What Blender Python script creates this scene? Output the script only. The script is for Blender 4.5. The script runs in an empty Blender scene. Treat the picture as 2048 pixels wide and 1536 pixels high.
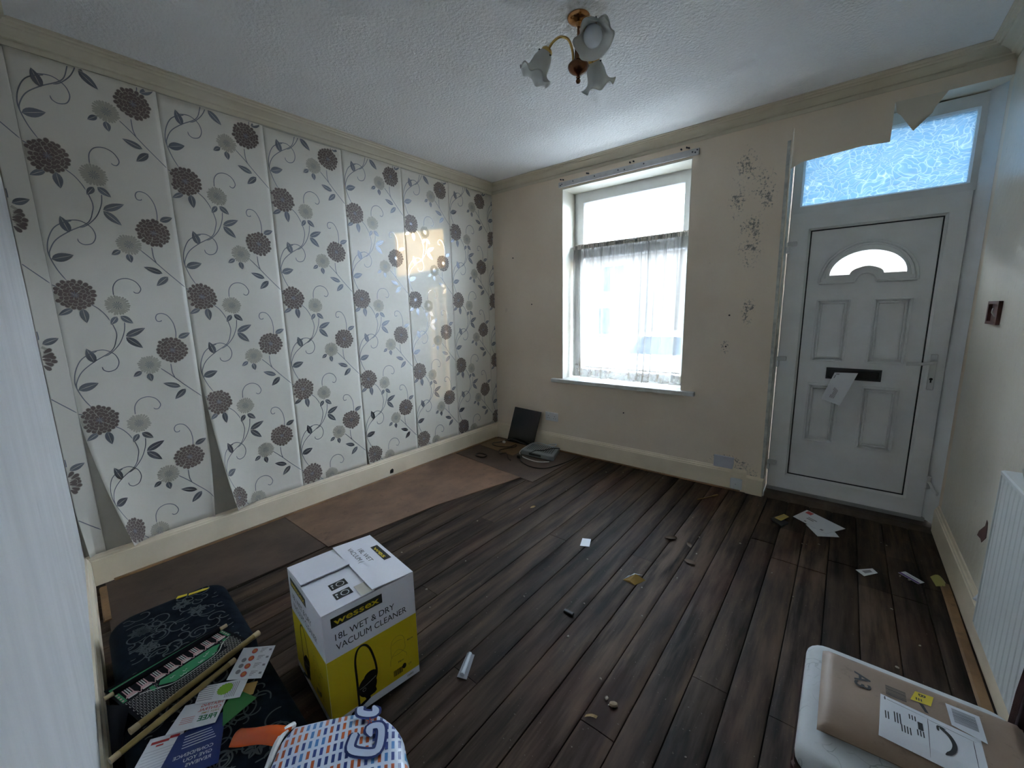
import bpy, bmesh, math, random
from mathutils import Vector, Matrix
from mathutils.geometry import tessellate_polygon
random.seed(7)
SC = bpy.context.scene
COL = SC.collection

# ------------------------------------------------------------------ camera
cd = bpy.data.cameras.new('camera'); cam = bpy.data.objects.new('camera', cd); COL.objects.link(cam)
cd.sensor_width = 36.0; cd.lens = 820.03 * 36.0 / 2048.0; cd.clip_start = 0.02; cd.clip_end = 300
_r = Vector((0.77735, 0.62874, -0.02054)); _u = Vector((-0.09175, 0.14561, 0.98508)); _f = Vector((-0.62235, 0.76386, -0.17087))
m = Matrix(((_r.x, _u.x, -_f.x), (_r.y, _u.y, -_f.y), (_r.z, _u.z, -_f.z)))
cam.matrix_world = Matrix.Translation((2.9809, -3.3874, 1.38)) @ m.to_4x4()
SC.camera = cam

# ------------------------------------------------------------------ world, sun, exposure
w = bpy.data.worlds.new('world'); SC.world = w; w.use_nodes = True
bg = w.node_tree.nodes['Background']
bg.inputs['Color'].default_value = (0.74, 0.865, 1.0, 1); bg.inputs['Strength'].default_value = 7.0
sl = bpy.data.lights.new('sun_offscreen', 'SUN'); sl.energy = 0.33; sl.angle = 0.009; sl.color = (1.0, 0.68, 0.24)
so = bpy.data.objects.new('sun_offscreen', sl); COL.objects.link(so)
so.rotation_euler = Vector((-1.0, -0.807, -0.175)).to_track_quat('-Z', 'Y').to_euler()
so.location = (8, 7, 4)
vs = SC.view_settings
vs.view_transform = 'Standard'; vs.look = 'None'; vs.exposure = 2.8; vs.gamma = 1.0; vs.use_curve_mapping = False

# ------------------------------------------------------------------ materials
MATS = {}
def newmat(name):
    m = bpy.data.materials.new(name); m.use_nodes = True
    nt = m.node_tree; b = nt.nodes['Principled BSDF']
    MATS[name] = m
    return m, nt, b
def N(nt, t, **kw):
    n = nt.nodes.new(t)
    for k, v in kw.items():
        if k.startswith('i_'):
            key = k[2:].replace('_', ' ')
            n.inputs[key].default_value = v
        else: setattr(n, k, v)
    return n
def ramp(nt, fac, stops, interp='LINEAR'):
    r = nt.nodes.new('ShaderNodeValToRGB'); r.color_ramp.interpolation = interp
    cr = r.color_ramp
    while len(cr.elements) > 1: cr.elements.remove(cr.elements[0])
    for i, (p, c) in enumerate(stops):
        e = cr.elements[0] if i == 0 else cr.elements.new(p)
        e.position = p
        e.color = (c if isinstance(c, tuple) else (c, c, c)) + (1,)
    nt.links.new(fac, r.inputs['Fac'])
    return r.outputs['Color']
def mixc(nt, fac, a, b, mode='MIX'):
    n = nt.nodes.new('ShaderNodeMix'); n.data_type = 'RGBA'; n.blend_type = mode
    for s, v in ((n.inputs[0], fac), (n.inputs[6], a), (n.inputs[7], b)):
        if isinstance(v, (int, float)): s.default_value = v
        elif isinstance(v, tuple): s.default_value = v + (1,) if len(v) == 3 else v
        else: nt.links.new(v, s)
    return n.outputs[2]
def math_(nt, op, a, b=0.0, c=0.0):
    n = nt.nodes.new('ShaderNodeMath'); n.operation = op
    for s, v in zip(n.inputs, (a, b, c)):
        if isinstance(v, (int, float)): s.default_value = v
        else: nt.links.new(v, s)
    return n.outputs[0]
def pos(nt, scale=(1, 1, 1), loc=(0, 0, 0)):
    g = nt.nodes.new('ShaderNodeNewGeometry'); mp = nt.nodes.new('ShaderNodeMapping')
    mp.inputs['Scale'].default_value = scale; mp.inputs['Location'].default_value = loc
    nt.links.new(g.outputs['Position'], mp.inputs['Vector'])
    return mp.outputs['Vector']
def noise(nt, vec, scale, detail=4, rough=.55):
    n = nt.nodes.new('ShaderNodeTexNoise'); n.inputs['Scale'].default_value = scale
    n.inputs['Detail'].default_value = detail; n.inputs['Roughness'].default_value = rough
    nt.links.new(vec, n.inputs['Vector'])
    return n.outputs['Fac']
def bump(nt, b, h, strength=.2, dist=.004):
    n = nt.nodes.new('ShaderNodeBump'); n.inputs['Strength'].default_value = strength; n.inputs['Distance'].default_value = dist
    nt.links.new(h, n.inputs['Height']); nt.links.new(n.outputs['Normal'], b.inputs['Normal'])
def mat(name, col, rough=.6, metal=0.0, var=None, bmp=None, spec=.5, coat=0.0, scale=(1, 1, 1)):
    """plain painted surface: colour, optional (scale, colour2, amount) noise and (scale, strength) bump"""
    if name in MATS: return MATS[name]
    m, nt, b = newmat(name)
    b.inputs['Base Color'].default_value = tuple(col) + (1,)
    b.inputs['Roughness'].default_value = rough; b.inputs['Metallic'].default_value = metal
    b.inputs['Specular IOR Level'].default_value = spec; b.inputs['Coat Weight'].default_value = coat
    v = pos(nt, scale)
    if var:
        f = noise(nt, v, var[0]); f = ramp(nt, f, [(.35, 0.0), (.7, 1.0)])
        f = math_(nt, 'MULTIPLY', f, var[2])
        nt.links.new(mixc(nt, f, tuple(col), tuple(var[1])), b.inputs['Base Color'])
    if bmp: bump(nt, b, noise(nt, v, bmp[0], 3), bmp[1], bmp[2] if len(bmp) > 2 else .004)
    return m

def gauss(nt, axis_vals):
    """soft blob mask in world space: axis_vals = {axis: (centre, halfwidth)} -> 1 inside, 0 outside"""
    g = nt.nodes.new('ShaderNodeNewGeometry'); s = nt.nodes.new('ShaderNodeSeparateXYZ')
    nt.links.new(g.outputs['Position'], s.inputs[0])
    acc = None
    for ax, (c, hw) in axis_vals.items():
        d = math_(nt, 'SUBTRACT', s.outputs[ax], c); d = math_(nt, 'DIVIDE', d, hw); d = math_(nt, 'MULTIPLY', d, d)
        acc = d if acc is None else math_(nt, 'ADD', acc, d)
    return math_(nt, 'MAXIMUM', math_(nt, 'SUBTRACT', 1.0, acc), 0.0)

def m_backwall():
    m, nt, b = newmat('old cream emulsion')
    v = pos(nt)
    big = noise(nt, v, 1.6, 5); f = ramp(nt, big, [(.35, (.80, .67, .52)), (.65, (.86, .745, .60))])
    sp = noise(nt, v, 55, 6, .7)
    blobs = [((2.35, .11), (2.30, .22)), ((2.30, .07), (2.10, .16)), ((2.47, .1), (2.17, .22)), ((2.40, .12), (1.85, .25)),
             ((2.42, .06), (1.35, .14)), ((2.28, .05), (1.1, .08)), ((2.5, .12), (.12, .14)), ((2.35, .22), (.17, .13))]
    acc = None
    for (cx, hx), (cz, hz) in blobs:
        q = gauss(nt, {0: (cx, hx), 2: (cz, hz)})
        acc = q if acc is None else math_(nt, 'MAXIMUM', acc, q)
    acc = math_(nt, 'MULTIPLY', acc, ramp(nt, noise(nt, v, 11, 5, .7), [(.38, .15), (.62, 1.25)]))
    thr = math_(nt, 'ADD', sp, math_(nt, 'MULTIPLY', acc, .20))
    mould = ramp(nt, thr, [(.64, 0.0), (.74, 1.0)])
    c = mixc(nt, math_(nt, 'MULTIPLY', mould, math_(nt, 'MINIMUM', math_(nt, 'MULTIPLY', acc, 1.6), .8)), f, (.10, .10, .10))
    fine = noise(nt, v, 9, 4); sc = ramp(nt, fine, [(.70, 0.0), (.78, .35)])
    c = mixc(nt, sc, c, (.33, .27, .20))
    nt.links.new(c, b.inputs['Base Color']); b.inputs['Roughness'].default_value = .62
    bump(nt, b, noise(nt, v, 40, 4), .25, .004)
    return m
def m_rightwall():
    m, nt, b = newmat('dirty white gloss paint')
    v = pos(nt)
    f = ramp(nt, noise(nt, v, 1.3, 5), [(.35, (.64, .585, .46)), (.65, (.74, .685, .575))])
    d = ramp(nt, noise(nt, v, 24, 5, .7), [(.62, 0.0), (.75, .5)])
    c = mixc(nt, d, f, (.36, .33, .27))
    nt.links.new(c, b.inputs['Base Color']); b.inputs['Roughness'].default_value = .3
    b.inputs['Specular IOR Level'].default_value = .5
    bump(nt, b, noise(nt, v, 30, 4), .35, .006)
    return m
def m_nearwall():
    m, nt, b = newmat('white lining paper')
    v = pos(nt, (1, 1, .25))
    f = ramp(nt, noise(nt, v, 9, 6, .6), [(.3, (.70, .70, .70)), (.7, (.82, .82, .82))])
    s = ramp(nt, noise(nt, pos(nt, (1, 1, .12)), 22, 3), [(.71, 0.0), (.76, .55)])
    c = mixc(nt, s, f, (.25, .25, .27))
    nt.links.new(c, b.inputs['Base Color']); b.inputs['Roughness'].default_value = .6
    bump(nt, b, noise(nt, v, 40, 4), .3, .003)
    return m
def m_ceiling():
    m, nt, b = newmat('stippled white ceiling paint')
    v = pos(nt)
    f = ramp(nt, noise(nt, v, 2.2, 5), [(.3, (.82, .81, .79)), (.7, (.87, .865, .855))])
    q = gauss(nt, {0: (1.94, .16), 1: (-1.58, .14)})
    st = math_(nt, 'MULTIPLY', ramp(nt, noise(nt, v, 30, 5), [(.42, 0.0), (.6, 1.0)]), math_(nt, 'MULTIPLY', q, .55))
    nt.links.new(mixc(nt, st, f, (.35, .30, .22)), b.inputs['Base Color']); b.inputs['Roughness'].default_value = .75
    bump(nt, b, noise(nt, v, 62, 3, .6), .8, .010)
    return m
def m_board():
    m, nt, b = newmat('dirty stained floorboard')
    oi = nt.nodes.new('ShaderNodeObjectInfo')
    v = pos(nt, (26, 1.5, 8))
    grain = noise(nt, v, 1.4, 7, .65)
    base = ramp(nt, grain, [(.3, (.010, .0065, .005)), (.5, (.030, .0195, .013)), (.68, (.072, .047, .029))])
    big = ramp(nt, noise(nt, pos(nt, (1, .55, 1)), 1.9, 6, .6), [(.38, 0.0), (.62, 1.0)])
    c = mixc(nt, math_(nt, 'MULTIPLY', big, .75), base, (.010, .008, .008))
    red = ramp(nt, noise(nt, pos(nt, (1.4, .7, 1), (3, 5, 0)), 2.2, 4), [(.5, 0.0), (.66, .6)])
    c = mixc(nt, red, c, (.050, .021, .014))
    pal = ramp(nt, noise(nt, pos(nt, (9, 1.1, 1)), 1.3, 5, .6), [(.42, 0.0), (.62, 1.0)])
    c = mixc(nt, math_(nt, 'MULTIPLY', pal, .45), c, (.15, .098, .066))
    tc = nt.nodes.new('ShaderNodeTexCoord'); sx = nt.nodes.new('ShaderNodeSeparateXYZ'); nt.links.new(tc.outputs['Object'], sx.inputs[0])
    ed = math_(nt, 'ADD', math_(nt, 'DIVIDE', math_(nt, 'ABSOLUTE', sx.outputs[0]), .0608), math_(nt, 'MULTIPLY', noise(nt, pos(nt, (6, 1.2, 1)), 2.0, 5), .9))
    c = mixc(nt, ramp(nt, ed, [(1.0, 0.0), (1.45, .85)]), c, (.008, .0065, .006))
    rnd = ramp(nt, oi.outputs['Random'], [(0, .62), (1, 1.35)])
    c = mixc(nt, 1.0, c, rnd, 'MULTIPLY')
    spk = ramp(nt, noise(nt, pos(nt), 95, 2, .5), [(.71, 0.0), (.76, .6)])
    c = mixc(nt, spk, c, (.24, .21, .17))
    nt.links.new(c, b.inputs['Base Color'])
    ro = ramp(nt, grain, [(.3, .75), (.7, .55)]); nt.links.new(ro, b.inputs['Roughness'])
    b.inputs['Specular IOR Level'].default_value = .14
    bump(nt, b, grain, .35, .003)
    return m
def m_sheet(name, c1, c2, rough=.55):
    m, nt, b = newmat(name)
    v = pos(nt)
    c = ramp(nt, noise(nt, pos(nt, (1, .7, 1)), 4.5, 7, .65), [(.35, c1), (.62, c2)])
    d = ramp(nt, noise(nt, v, 13, 6, .7), [(.58, 0.0), (.72, .7)])
    c = mixc(nt, d, c, (c1[0] * .35, c1[1] * .35, c1[2] * .35))
    nt.links.new(c, b.inputs['Base Color']); b.inputs['Roughness'].default_value = rough
    bump(nt, b, noise(nt, v, 120, 2), .15, .002)
    return m
def m_paper():
    m, nt, b = newmat('pale wallpaper')
    v = pos(nt)
    c = ramp(nt, noise(nt, v, 1.5, 4), [(.3, (.78, .735, .65)), (.7, (.83, .785, .705))])
    s = ramp(nt, noise(nt, v, 7, 5, .6), [(.68, 0.0), (.8, .35)])
    c = mixc(nt, s, c, (.50, .44, .33))
    nt.links.new(c, b.inputs['Base Color']); b.inputs['Roughness'].default_value = .5; b.inputs['Specular IOR Level'].default_value = .38
    bump(nt, b, noise(nt, pos(nt, (1, 1, .35)), 6, 3), .2, .012)
    return m
def m_trans(name, col, gloss=.06):
    m, nt, b = newmat(name); nt.nodes.remove(b)
    out = nt.nodes['Material Output']
    t = N(nt, 'ShaderNodeBsdfTransparent'); t.inputs['Color'].default_value = col + (1,)
    g = N(nt, 'ShaderNodeBsdfGlossy'); g.inputs['Roughness'].default_value = .02
    lw = N(nt, 'ShaderNodeLayerWeight'); lw.inputs['Blend'].default_value = .5
    fr = ramp(nt, lw.outputs['Facing'], [(0, .03), (.6, .06), (.85, .25), (1, .9)])
    mx = N(nt, 'ShaderNodeMixShader'); nt.links.new(fr, mx.inputs[0])
    nt.links.new(t.outputs[0], mx.inputs[1]); nt.links.new(g.outputs[0], mx.inputs[2])
    nt.links.new(mx.outputs[0], out.inputs['Surface'])
    return m
def m_obscure():
    m, nt, b = newmat('leaf patterned obscure glass'); nt.nodes.remove(b)
    out = nt.nodes['Material Output']
    v = pos(nt, (1, 1, 1)); nz = nt.nodes.new('ShaderNodeTexNoise'); nz.inputs['Scale'].default_value = 6; nt.links.new(v, nz.inputs['Vector'])
    ad = nt.nodes.new('ShaderNodeVectorMath'); ad.operation = 'MULTIPLY_ADD'
    nt.links.new(nz.outputs['Color'], ad.inputs[0]); ad.inputs[1].default_value = (.22, .22, .22); nt.links.new(v, ad.inputs[2])
    mp = nt.nodes.new('ShaderNodeMapping'); mp.inputs['Rotation'].default_value = (0, .7, 0); mp.inputs['Scale'].default_value = (1.0, 1, 2.1)
    nt.links.new(ad.outputs[0], mp.inputs['Vector'])
    vo = nt.nodes.new('ShaderNodeTexVoronoi'); vo.feature = 'DISTANCE_TO_EDGE'; vo.inputs['Scale'].default_value = 24
    nt.links.new(mp.outputs[0], vo.inputs['Vector'])
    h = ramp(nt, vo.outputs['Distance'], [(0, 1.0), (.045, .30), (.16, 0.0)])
    bp = nt.nodes.new('ShaderNodeBump'); bp.inputs['Strength'].default_value = .9; bp.inputs['Distance'].default_value = .01; nt.links.new(h, bp.inputs['Height'])
    tr = N(nt, 'ShaderNodeBsdfTranslucent'); nt.links.new(ramp(nt, h, [(0, (.19, .27, .33)), (1, (.46, .5, .52))]), tr.inputs['Color'])  # sky blue and bright relief highlights are painted into the glass colours
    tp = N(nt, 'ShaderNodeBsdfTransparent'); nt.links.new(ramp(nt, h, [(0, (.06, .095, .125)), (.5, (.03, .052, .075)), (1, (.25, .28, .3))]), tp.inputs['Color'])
    gl = N(nt, 'ShaderNodeBsdfGlossy'); gl.inputs['Roughness'].default_value = .15; nt.links.new(bp.outputs[0], gl.inputs['Normal']); nt.links.new(bp.outputs[0], tr.inputs['Normal'])
    m1 = N(nt, 'ShaderNodeMixShader'); m1.inputs[0].default_value = .4; nt.links.new(tr.outputs[0], m1.inputs[1]); nt.links.new(tp.outputs[0], m1.inputs[2])
    m2 = N(nt, 'ShaderNodeMixShader'); m2.inputs[0].default_value = .06; nt.links.new(m1.outputs[0], m2.inputs[1]); nt.links.new(gl.outputs[0], m2.inputs[2])
    nt.links.new(m2.outputs[0], out.inputs['Surface'])
    return m
def m_sheer():
    m, nt, b = newmat('sheer white voile'); nt.nodes.remove(b)
    out = nt.nodes['Material Output']
    v = pos(nt); f = noise(nt, v, 5, 5)
    g = gauss(nt, {2: (.74, .16)})
    st = math_(nt, 'MULTIPLY', ramp(nt, noise(nt, v, 14, 5), [(.45, 0.0), (.6, 1.0)]), g)
    col = mixc(nt, st, (.27, .262, .245), (.14, .105, .07))
    df = N(nt, 'ShaderNodeBsdfDiffuse'); tl = N(nt, 'ShaderNodeBsdfTranslucent'); tp = N(nt, 'ShaderNodeBsdfTransparent')
    nt.links.new(col, df.inputs['Color']); nt.links.new(col, tl.inputs['Color'])
    m1 = N(nt, 'ShaderNodeMixShader'); m1.inputs[0].default_value = .4; nt.links.new(df.outputs[0], m1.inputs[1]); nt.links.new(tl.outputs[0], m1.inputs[2])
    lw = N(nt, 'ShaderNodeLayerWeight'); lw.inputs['Blend'].default_value = .5
    fac = ramp(nt, lw.outputs['Facing'], [(.0, .40), (.75, .08)])
    m2 = N(nt, 'ShaderNodeMixShader'); nt.links.new(fac, m2.inputs[0]); nt.links.new(m1.outputs[0], m2.inputs[1]); nt.links.new(tp.outputs[0], m2.inputs[2])
    nt.links.new(m2.outputs[0], out.inputs['Surface'])
    return m
def m_frost(name, col, trans=.5, rough=.4):
    m, nt, b = newmat(name)
    b.inputs['Base Color'].default_value = col + (1,); b.inputs['Roughness'].default_value = rough
    b.inputs['Transmission Weight'].default_value = trans; b.inputs['IOR'].default_value = 1.3
    bump(nt, b, noise(nt, pos(nt), 160, 2), .3, .002)
    return m
def m_bag():
    m, nt, b = newmat('brick patterned carrier plastic')
    tc = nt.nodes.new('ShaderNodeTexCoord'); mp = nt.nodes.new('ShaderNodeMapping')
    mp.inputs['Rotation'].default_value = (0, 0, .62); nt.links.new(tc.outputs['Object'], mp.inputs['Vector'])
    br = nt.nodes.new('ShaderNodeTexBrick'); nt.links.new(mp.outputs[0], br.inputs['Vector'])
    br.inputs['Scale'].default_value = 17; br.inputs['Mortar Size'].default_value = .075; br.inputs['Mortar Smooth'].default_value = .1
    br.inputs['Brick Width'].default_value = .5; br.inputs['Row Height'].default_value = .27; br.offset = 0.0; br.squash = 1.0
    br.inputs['Color1'].default_value = (0, 0, 0, 1); br.inputs['Color2'].default_value = (1, 1, 1, 1); br.inputs['Mortar'].default_value = (.5, .5, .5, 1)
    br.inputs['Bias'].default_value = 0
    c = ramp(nt, br.outputs['Color'], [(0, (.55, .11, .03)), (.33, (.62, .20, .10)), (.36, (.06, .22, .55)), (.62, (.10, .32, .62)), (.66, (.02, .05, .25)), (.9, (.02, .05, .25))], 'CONSTANT')
    c = mixc(nt, br.outputs['Fac'], c, (.66, .72, .85))
    nt.links.new(c, b.inputs['Base Color']); b.inputs['Roughness'].default_value = .35
    bump(nt, b, noise(nt, pos(nt), 26, 4), .35, .01)
    return m
def m_chenille():
    m, nt, b = newmat('navy chenille upholstery')
    v = pos(nt)
    c = ramp(nt, noise(nt, v, 26, 5), [(.35, (.004, .006, .010)), (.7, (.010, .015, .022))])
    nt.links.new(c, b.inputs['Base Color']); b.inputs['Roughness'].default_value = .9; b.inputs['Specular IOR Level'].default_value = .06
    b.inputs['Sheen Weight'].default_value = .0
    bump(nt, b, noise(nt, v, 220, 2), .3, .002)
    return m
def m_seat():
    m, nt, b = newmat('white damask seat cloth')
    v = pos(nt)
    n1 = nt.nodes.new('ShaderNodeTexNoise'); n1.inputs['Scale'].default_value = 14; nt.links.new(v, n1.inputs['Vector'])
    wv = nt.nodes.new('ShaderNodeTexVoronoi'); wv.feature = 'DISTANCE_TO_EDGE'; wv.inputs['Scale'].default_value = 19
    ad = nt.nodes.new('ShaderNodeVectorMath'); ad.operation = 'MULTIPLY_ADD'; ad.inputs[1].default_value = (.12, .12, .12)
    nt.links.new(n1.outputs['Color'], ad.inputs[0]); nt.links.new(v, ad.inputs[2]); nt.links.new(ad.outputs[0], wv.inputs['Vector'])
    ln = ramp(nt, wv.outputs['Distance'], [(0, 1.0), (.03, 0.0)])
    ms = ramp(nt, noise(nt, v, 9, 3), [(.5, 0.0), (.58, .7)])
    c = ramp(nt, noise(nt, v, 5, 5), [(.35, (.50, .52, .52)), (.7, (.62, .64, .65))])
    c = mixc(nt, math_(nt, 'MULTIPLY', ln, ms), c, (.20, .22, .23))
    st = ramp(nt, noise(nt, pos(nt, (1, 1, 1), (4, 0, 0)), 4, 4), [(.55, 0.0), (.75, .6)])
    c = mixc(nt, st, c, (.32, .30, .24))
    nt.links.new(c, b.inputs['Base Color']); b.inputs['Roughness'].default_value = .7
    bump(nt, b, noise(nt, v, 150, 2), .2, .002)
    return m

M_BACK = m_backwall(); M_RIGHT = m_rightwall(); M_NEAR = m_nearwall(); M_CEIL = m_ceiling(); M_BOARD = m_board(); M_PAPER = m_paper()
M_HARD = m_sheet('brown hardboard', (.125, .068, .042), (.21, .120, .073)); M_PLY = m_sheet('orange plywood', (.14, .075, .036), (.20, .115, .055))
M_DARKB = m_sheet('dark stained hardboard', (.040, .024, .017), (.085, .052, .035))
M_GRIP = m_sheet('raw gripper pine', (.15, .075, .03), (.30, .17, .075)); M_CARD = m_sheet('brown kraft card', (.27, .185, .125), (.33, .235, .165))
M_CREAM = mat('cream gloss woodwork', (.91, .79, .61), .30, var=(5, (.74, .64, .46), .5), bmp=(30, .12))
M_CORN = mat('nicotine stained cornice paint', (.70, .635, .50), .6, var=(3, (.60, .51, .36), .6), bmp=(30, .15))
M_UPVC = mat('white plastic frame', (.84, .85, .85), .28, var=(7, (.68, .67, .63), .35))
M_DOOR = mat('dirty white door plastic', (.88, .885, .88), .28, var=(6, (.74, .74, .71), .45), bmp=(60, .05))
M_BLACK = mat('black rubber', (.012, .012, .013), .55); M_BPLAS = mat('black plastic', (.018, .018, .02), .32)
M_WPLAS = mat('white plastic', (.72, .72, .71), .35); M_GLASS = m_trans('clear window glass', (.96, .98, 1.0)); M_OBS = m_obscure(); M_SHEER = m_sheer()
M_REVEAL = mat('white painted reveal', (.72, .70, .62), .5, var=(6, (.55, .47, .33), .5))
M_METAL = mat('dull steel', (.45, .45, .46), .4, 1.0)
M_VINE = mat('silver blue metallic ink', (.25, .262, .30), .33, .85); M_BROWN = mat('mauve brown ink', (.17, .125, .115), .55)
M_BEIGE = mat('matt beige ink', (.50, .465, .385), .6); M_TAN = mat('wallpaper backing', (.50, .43, .32), .8)
M_BRASS = mat('polished brass', (.62, .42, .14), .22, 1.0); M_DKBR = mat('antique brass', (.16, .075, .04), .22, 1.0)
M_FROST = m_frost('frosted pressed glass', (.80, .80, .77), .55, .35); M_BULB = mat('opal bulb glass', (.72, .74, .78), .18)
M_BOXW = mat('white printed board', (.86, .86, .93), .30, var=(5, (.80, .80, .87), .5), spec=.8); M_YEL = mat('yellow print', (.70, .53, .015), .45)
M_PBLK = mat('black print', (.015, .015, .017), .5); M_KRAFTIN = mat('box inside card', (.45, .40, .34), .7)
M_WHITE = mat('white paper', (.70, .71, .74), .5); M_GREY = mat('grey print', (.22, .22, .24), .5); M_LG = mat('pale grey print', (.48, .49, .53), .5)
M_RED = mat('red print', (.50, .04, .04), .45); M_BLUE = mat('navy blue print', (.012, .03, .16), .4); M_GRN = mat('green card', (.03, .20, .045), .4)
M_ORNG = mat('orange plastic', (.62, .085, .006), .25); M_MAR = mat('dark maroon lacquered wood', (.030, .006, .009), .25, coat=.4)
M_BAG = m_bag(); M_NAVY = m_chenille(); M_SEAT = m_seat(); M_SCROLL = mat('grey scroll weave', (.085, .098, .098), .9, spec=.05)
M_VELVET = mat('black velvet', (.006, .006, .008), .95, spec=.1); M_BAMB = mat('bamboo cane', (.30, .22, .075), .4, var=(20, (.16, .10, .03), .6))
M_RAD = mat('white enamel radiator', (.60, .62, .60), .35)
M_GREYPL = mat('grey router plastic', (.25, .27, .27), .5)

# ------------------------------------------------------------------ mesh tools
WL = {}   # world location of every object used as a parent
class MB:
    def __init__(s): s.v = []; s.f = []
    def add(s, vs, fs):
        o = len(s.v); s.v += [tuple(p) for p in vs]; s.f += [tuple(i + o for i in f) for f in fs]; return s
    def box(s, x0, x1, y0, y1, z0, z1):
        return s.add([(x0, y0, z0), (x1, y0, z0), (x1, y1, z0), (x0, y1, z0), (x0, y0, z1), (x1, y0, z1), (x1, y1, z1), (x0, y1, z1)],
                     [(0, 3, 2, 1), (4, 5, 6, 7), (0, 1, 5, 4), (1, 2, 6, 5), (2, 3, 7, 6), (3, 0, 4, 7)])
    def bbox(s, x0, x1, y0, y1, z0, z1, c=.004):
        """box with chamfered edges: an outline with cut corners swept in z, inset at top and bottom"""
        def lp(d, z): 
            a0, a1, b0, b1 = x0 + d, x1 - d, y0 + d, y1 - d
            return [(a0 + c, b0, z), (a1 - c, b0, z), (a1, b0 + c, z), (a1, b1 - c, z), (a1 - c, b1, z), (a0 + c, b1, z), (a0, b1 - c, z), (a0, b0 + c, z)]
        return s.loft([lp(c, z0), lp(0, z0 + c), lp(0, z1 - c), lp(c, z1)])
    def loft(s, loops, cap=True):
        n = len(loops[0]); vs = [p for l in loops for p in l]; fs = []
        for k in range(len(loops) - 1):
            for i in range(n):
                j = (i + 1) % n; fs.append((k * n + i, k * n + j, (k + 1) * n + j, (k + 1) * n + i))
        if cap: fs.append(tuple(range(n - 1, -1, -1))); fs.append(tuple((len(loops) - 1) * n + i for i in range(n)))
        return s.add(vs, fs)
    def tube(s, path, r, n=8, cap=True):
        P = [Vector(p) for p in path]; loops = []
        up = Vector((0.13, .31, .94)).normalized()
        for i, p in enumerate(P):
            t = (P[min(i + 1, len(P) - 1)] - P[max(i - 1, 0)]).normalized()
            a = t.cross(up)
            if a.length < .05: a = t.cross(Vector((1, 0, 0)))
            a.normalize(); b = t.cross(a)
            rr = r[i] if isinstance(r, (list, tuple)) else r
            loops.append([tuple(p + (a * math.cos(q) + b * math.sin(q)) * rr) for q in [2 * math.pi * k / n for k in range(n)]])
        return s.loft(loops, cap)
    def lathe(s, prof, c, axis=(0, 0, 1), n=24, cap=False, wav=None):
        ax = Vector(axis).normalized(); t = Vector((1, 0, 0)) if abs(ax.x) < .9 else Vector((0, 1, 0))
        a = ax.cross(t).normalized(); b = ax.cross(a); c = Vector(c); loops = []
        for k, (r, h) in enumerate(prof):
            lp = []
            for i in range(n):
                q = 2 * math.pi * i / n; rr, hh = (wav(k, q, r, h) if wav else (r, h))
                lp.append(tuple(c + ax * hh + (a * math.cos(q) + b * math.sin(q)) * rr))
            loops.append(lp)
        return s.loft(loops, cap)
    def poly(s, loops, f0, f1=None):
        """flat polygon (first loop outer, others holes) in 2D; f0 and f1 map (u,v) to 3D; with f1 it becomes a solid"""
        L = [[Vector((u, v, 0)) for u, v in l] for l in loops]
        tris = tessellate_polygon(L); flat = [p for l in loops for p in l]; n = len(flat)
        A = [f0(*p) for p in flat]
        if f1 is None: return s.add(A, tris)
        Bv = [f1(*p) for p in flat]
        fs = [tuple(t) for t in tris] + [tuple(n + i for i in reversed(t)) for t in tris]
        o = 0
        for l in loops:
            k = len(l)
            for i in range(k): j = (i + 1) % k; fs.append((o + i, o + j, n + o + j, n + o + i))
            o += k
        return s.add(A + Bv, fs)
    def grid(s, fn, nu, nv):
        vs = [fn(i / nu, j / nv) for j in range(nv + 1) for i in range(nu + 1)]
        fs = [(j * (nu + 1) + i, j * (nu + 1) + i + 1, (j + 1) * (nu + 1) + i + 1, (j + 1) * (nu + 1) + i) for j in range(nv) for i in range(nu)]
        return s.add(vs, fs)
    def build(s, name, mt, parent=None, smooth=False, origin=None, recalc=True):
        me = bpy.data.meshes.new(name)
        if parent is not None: o0 = Vector(WL[parent.name])
        elif origin is not None: o0 = Vector(origin)
        else:
            xs = [p[0] for p in s.v]; ys = [p[1] for p in s.v]; zs = [p[2] for p in s.v]
            o0 = Vector(((min(xs) + max(xs)) / 2, (min(ys) + max(ys)) / 2, min(zs)))
        me.from_pydata([tuple(Vector(p) - o0) for p in s.v], [], s.f); me.materials.append(mt)
        if recalc:
            bm = bmesh.new(); bm.from_mesh(me); bmesh.ops.recalc_face_normals(bm, faces=bm.faces); bm.to_mesh(me); bm.free()
        if smooth:
            for p in me.polygons: p.use_smooth = True
            me.set_sharp_from_angle(angle=math.radians(42 if smooth is True else smooth))
        ob = bpy.data.objects.new(name, me); COL.objects.link(ob)
        if parent is None: ob.location = o0
        else: ob.parent = parent
        WL[ob.name] = tuple(o0)
        if any(k in name for k in ('_print', '_lines', '_text', '_lettering', '_embroidery', 'pizza_', '_pattern')): ob['kind'] = 'stuff'
        return ob
def tag(o, label, cat, group=None, kind=None):
    o['label'] = label; o['category'] = cat
    if group: o['group'] = group
    if kind: o['kind'] = kind
    return o
def thing(name, label, cat, loc=(0, 0, 0), group=None, kind=None):
    o = bpy.data.objects.new(name, None); o.empty_display_size = .1; COL.objects.link(o); o.location = loc
    WL[o.name] = tuple(loc)
    return tag(o, label, cat, group, kind)
def bez(pts, n=8):
    """Catmull-Rom through the points"""
    P = [Vector(p) for p in pts]; out = []
    for i in range(len(P) - 1):
        a, b, c, d = P[max(i - 1, 0)], P[i], P[i + 1], P[min(i + 2, len(P) - 1)]
        for k in range(n):
            t = k / n
            out.append(.5 * ((2 * b) + (c - a) * t + (2 * a - 5 * b + 4 * c - d) * t * t + (3 * b - a - 3 * c + d) * t ** 3))
    out.append(P[-1]); return out
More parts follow.
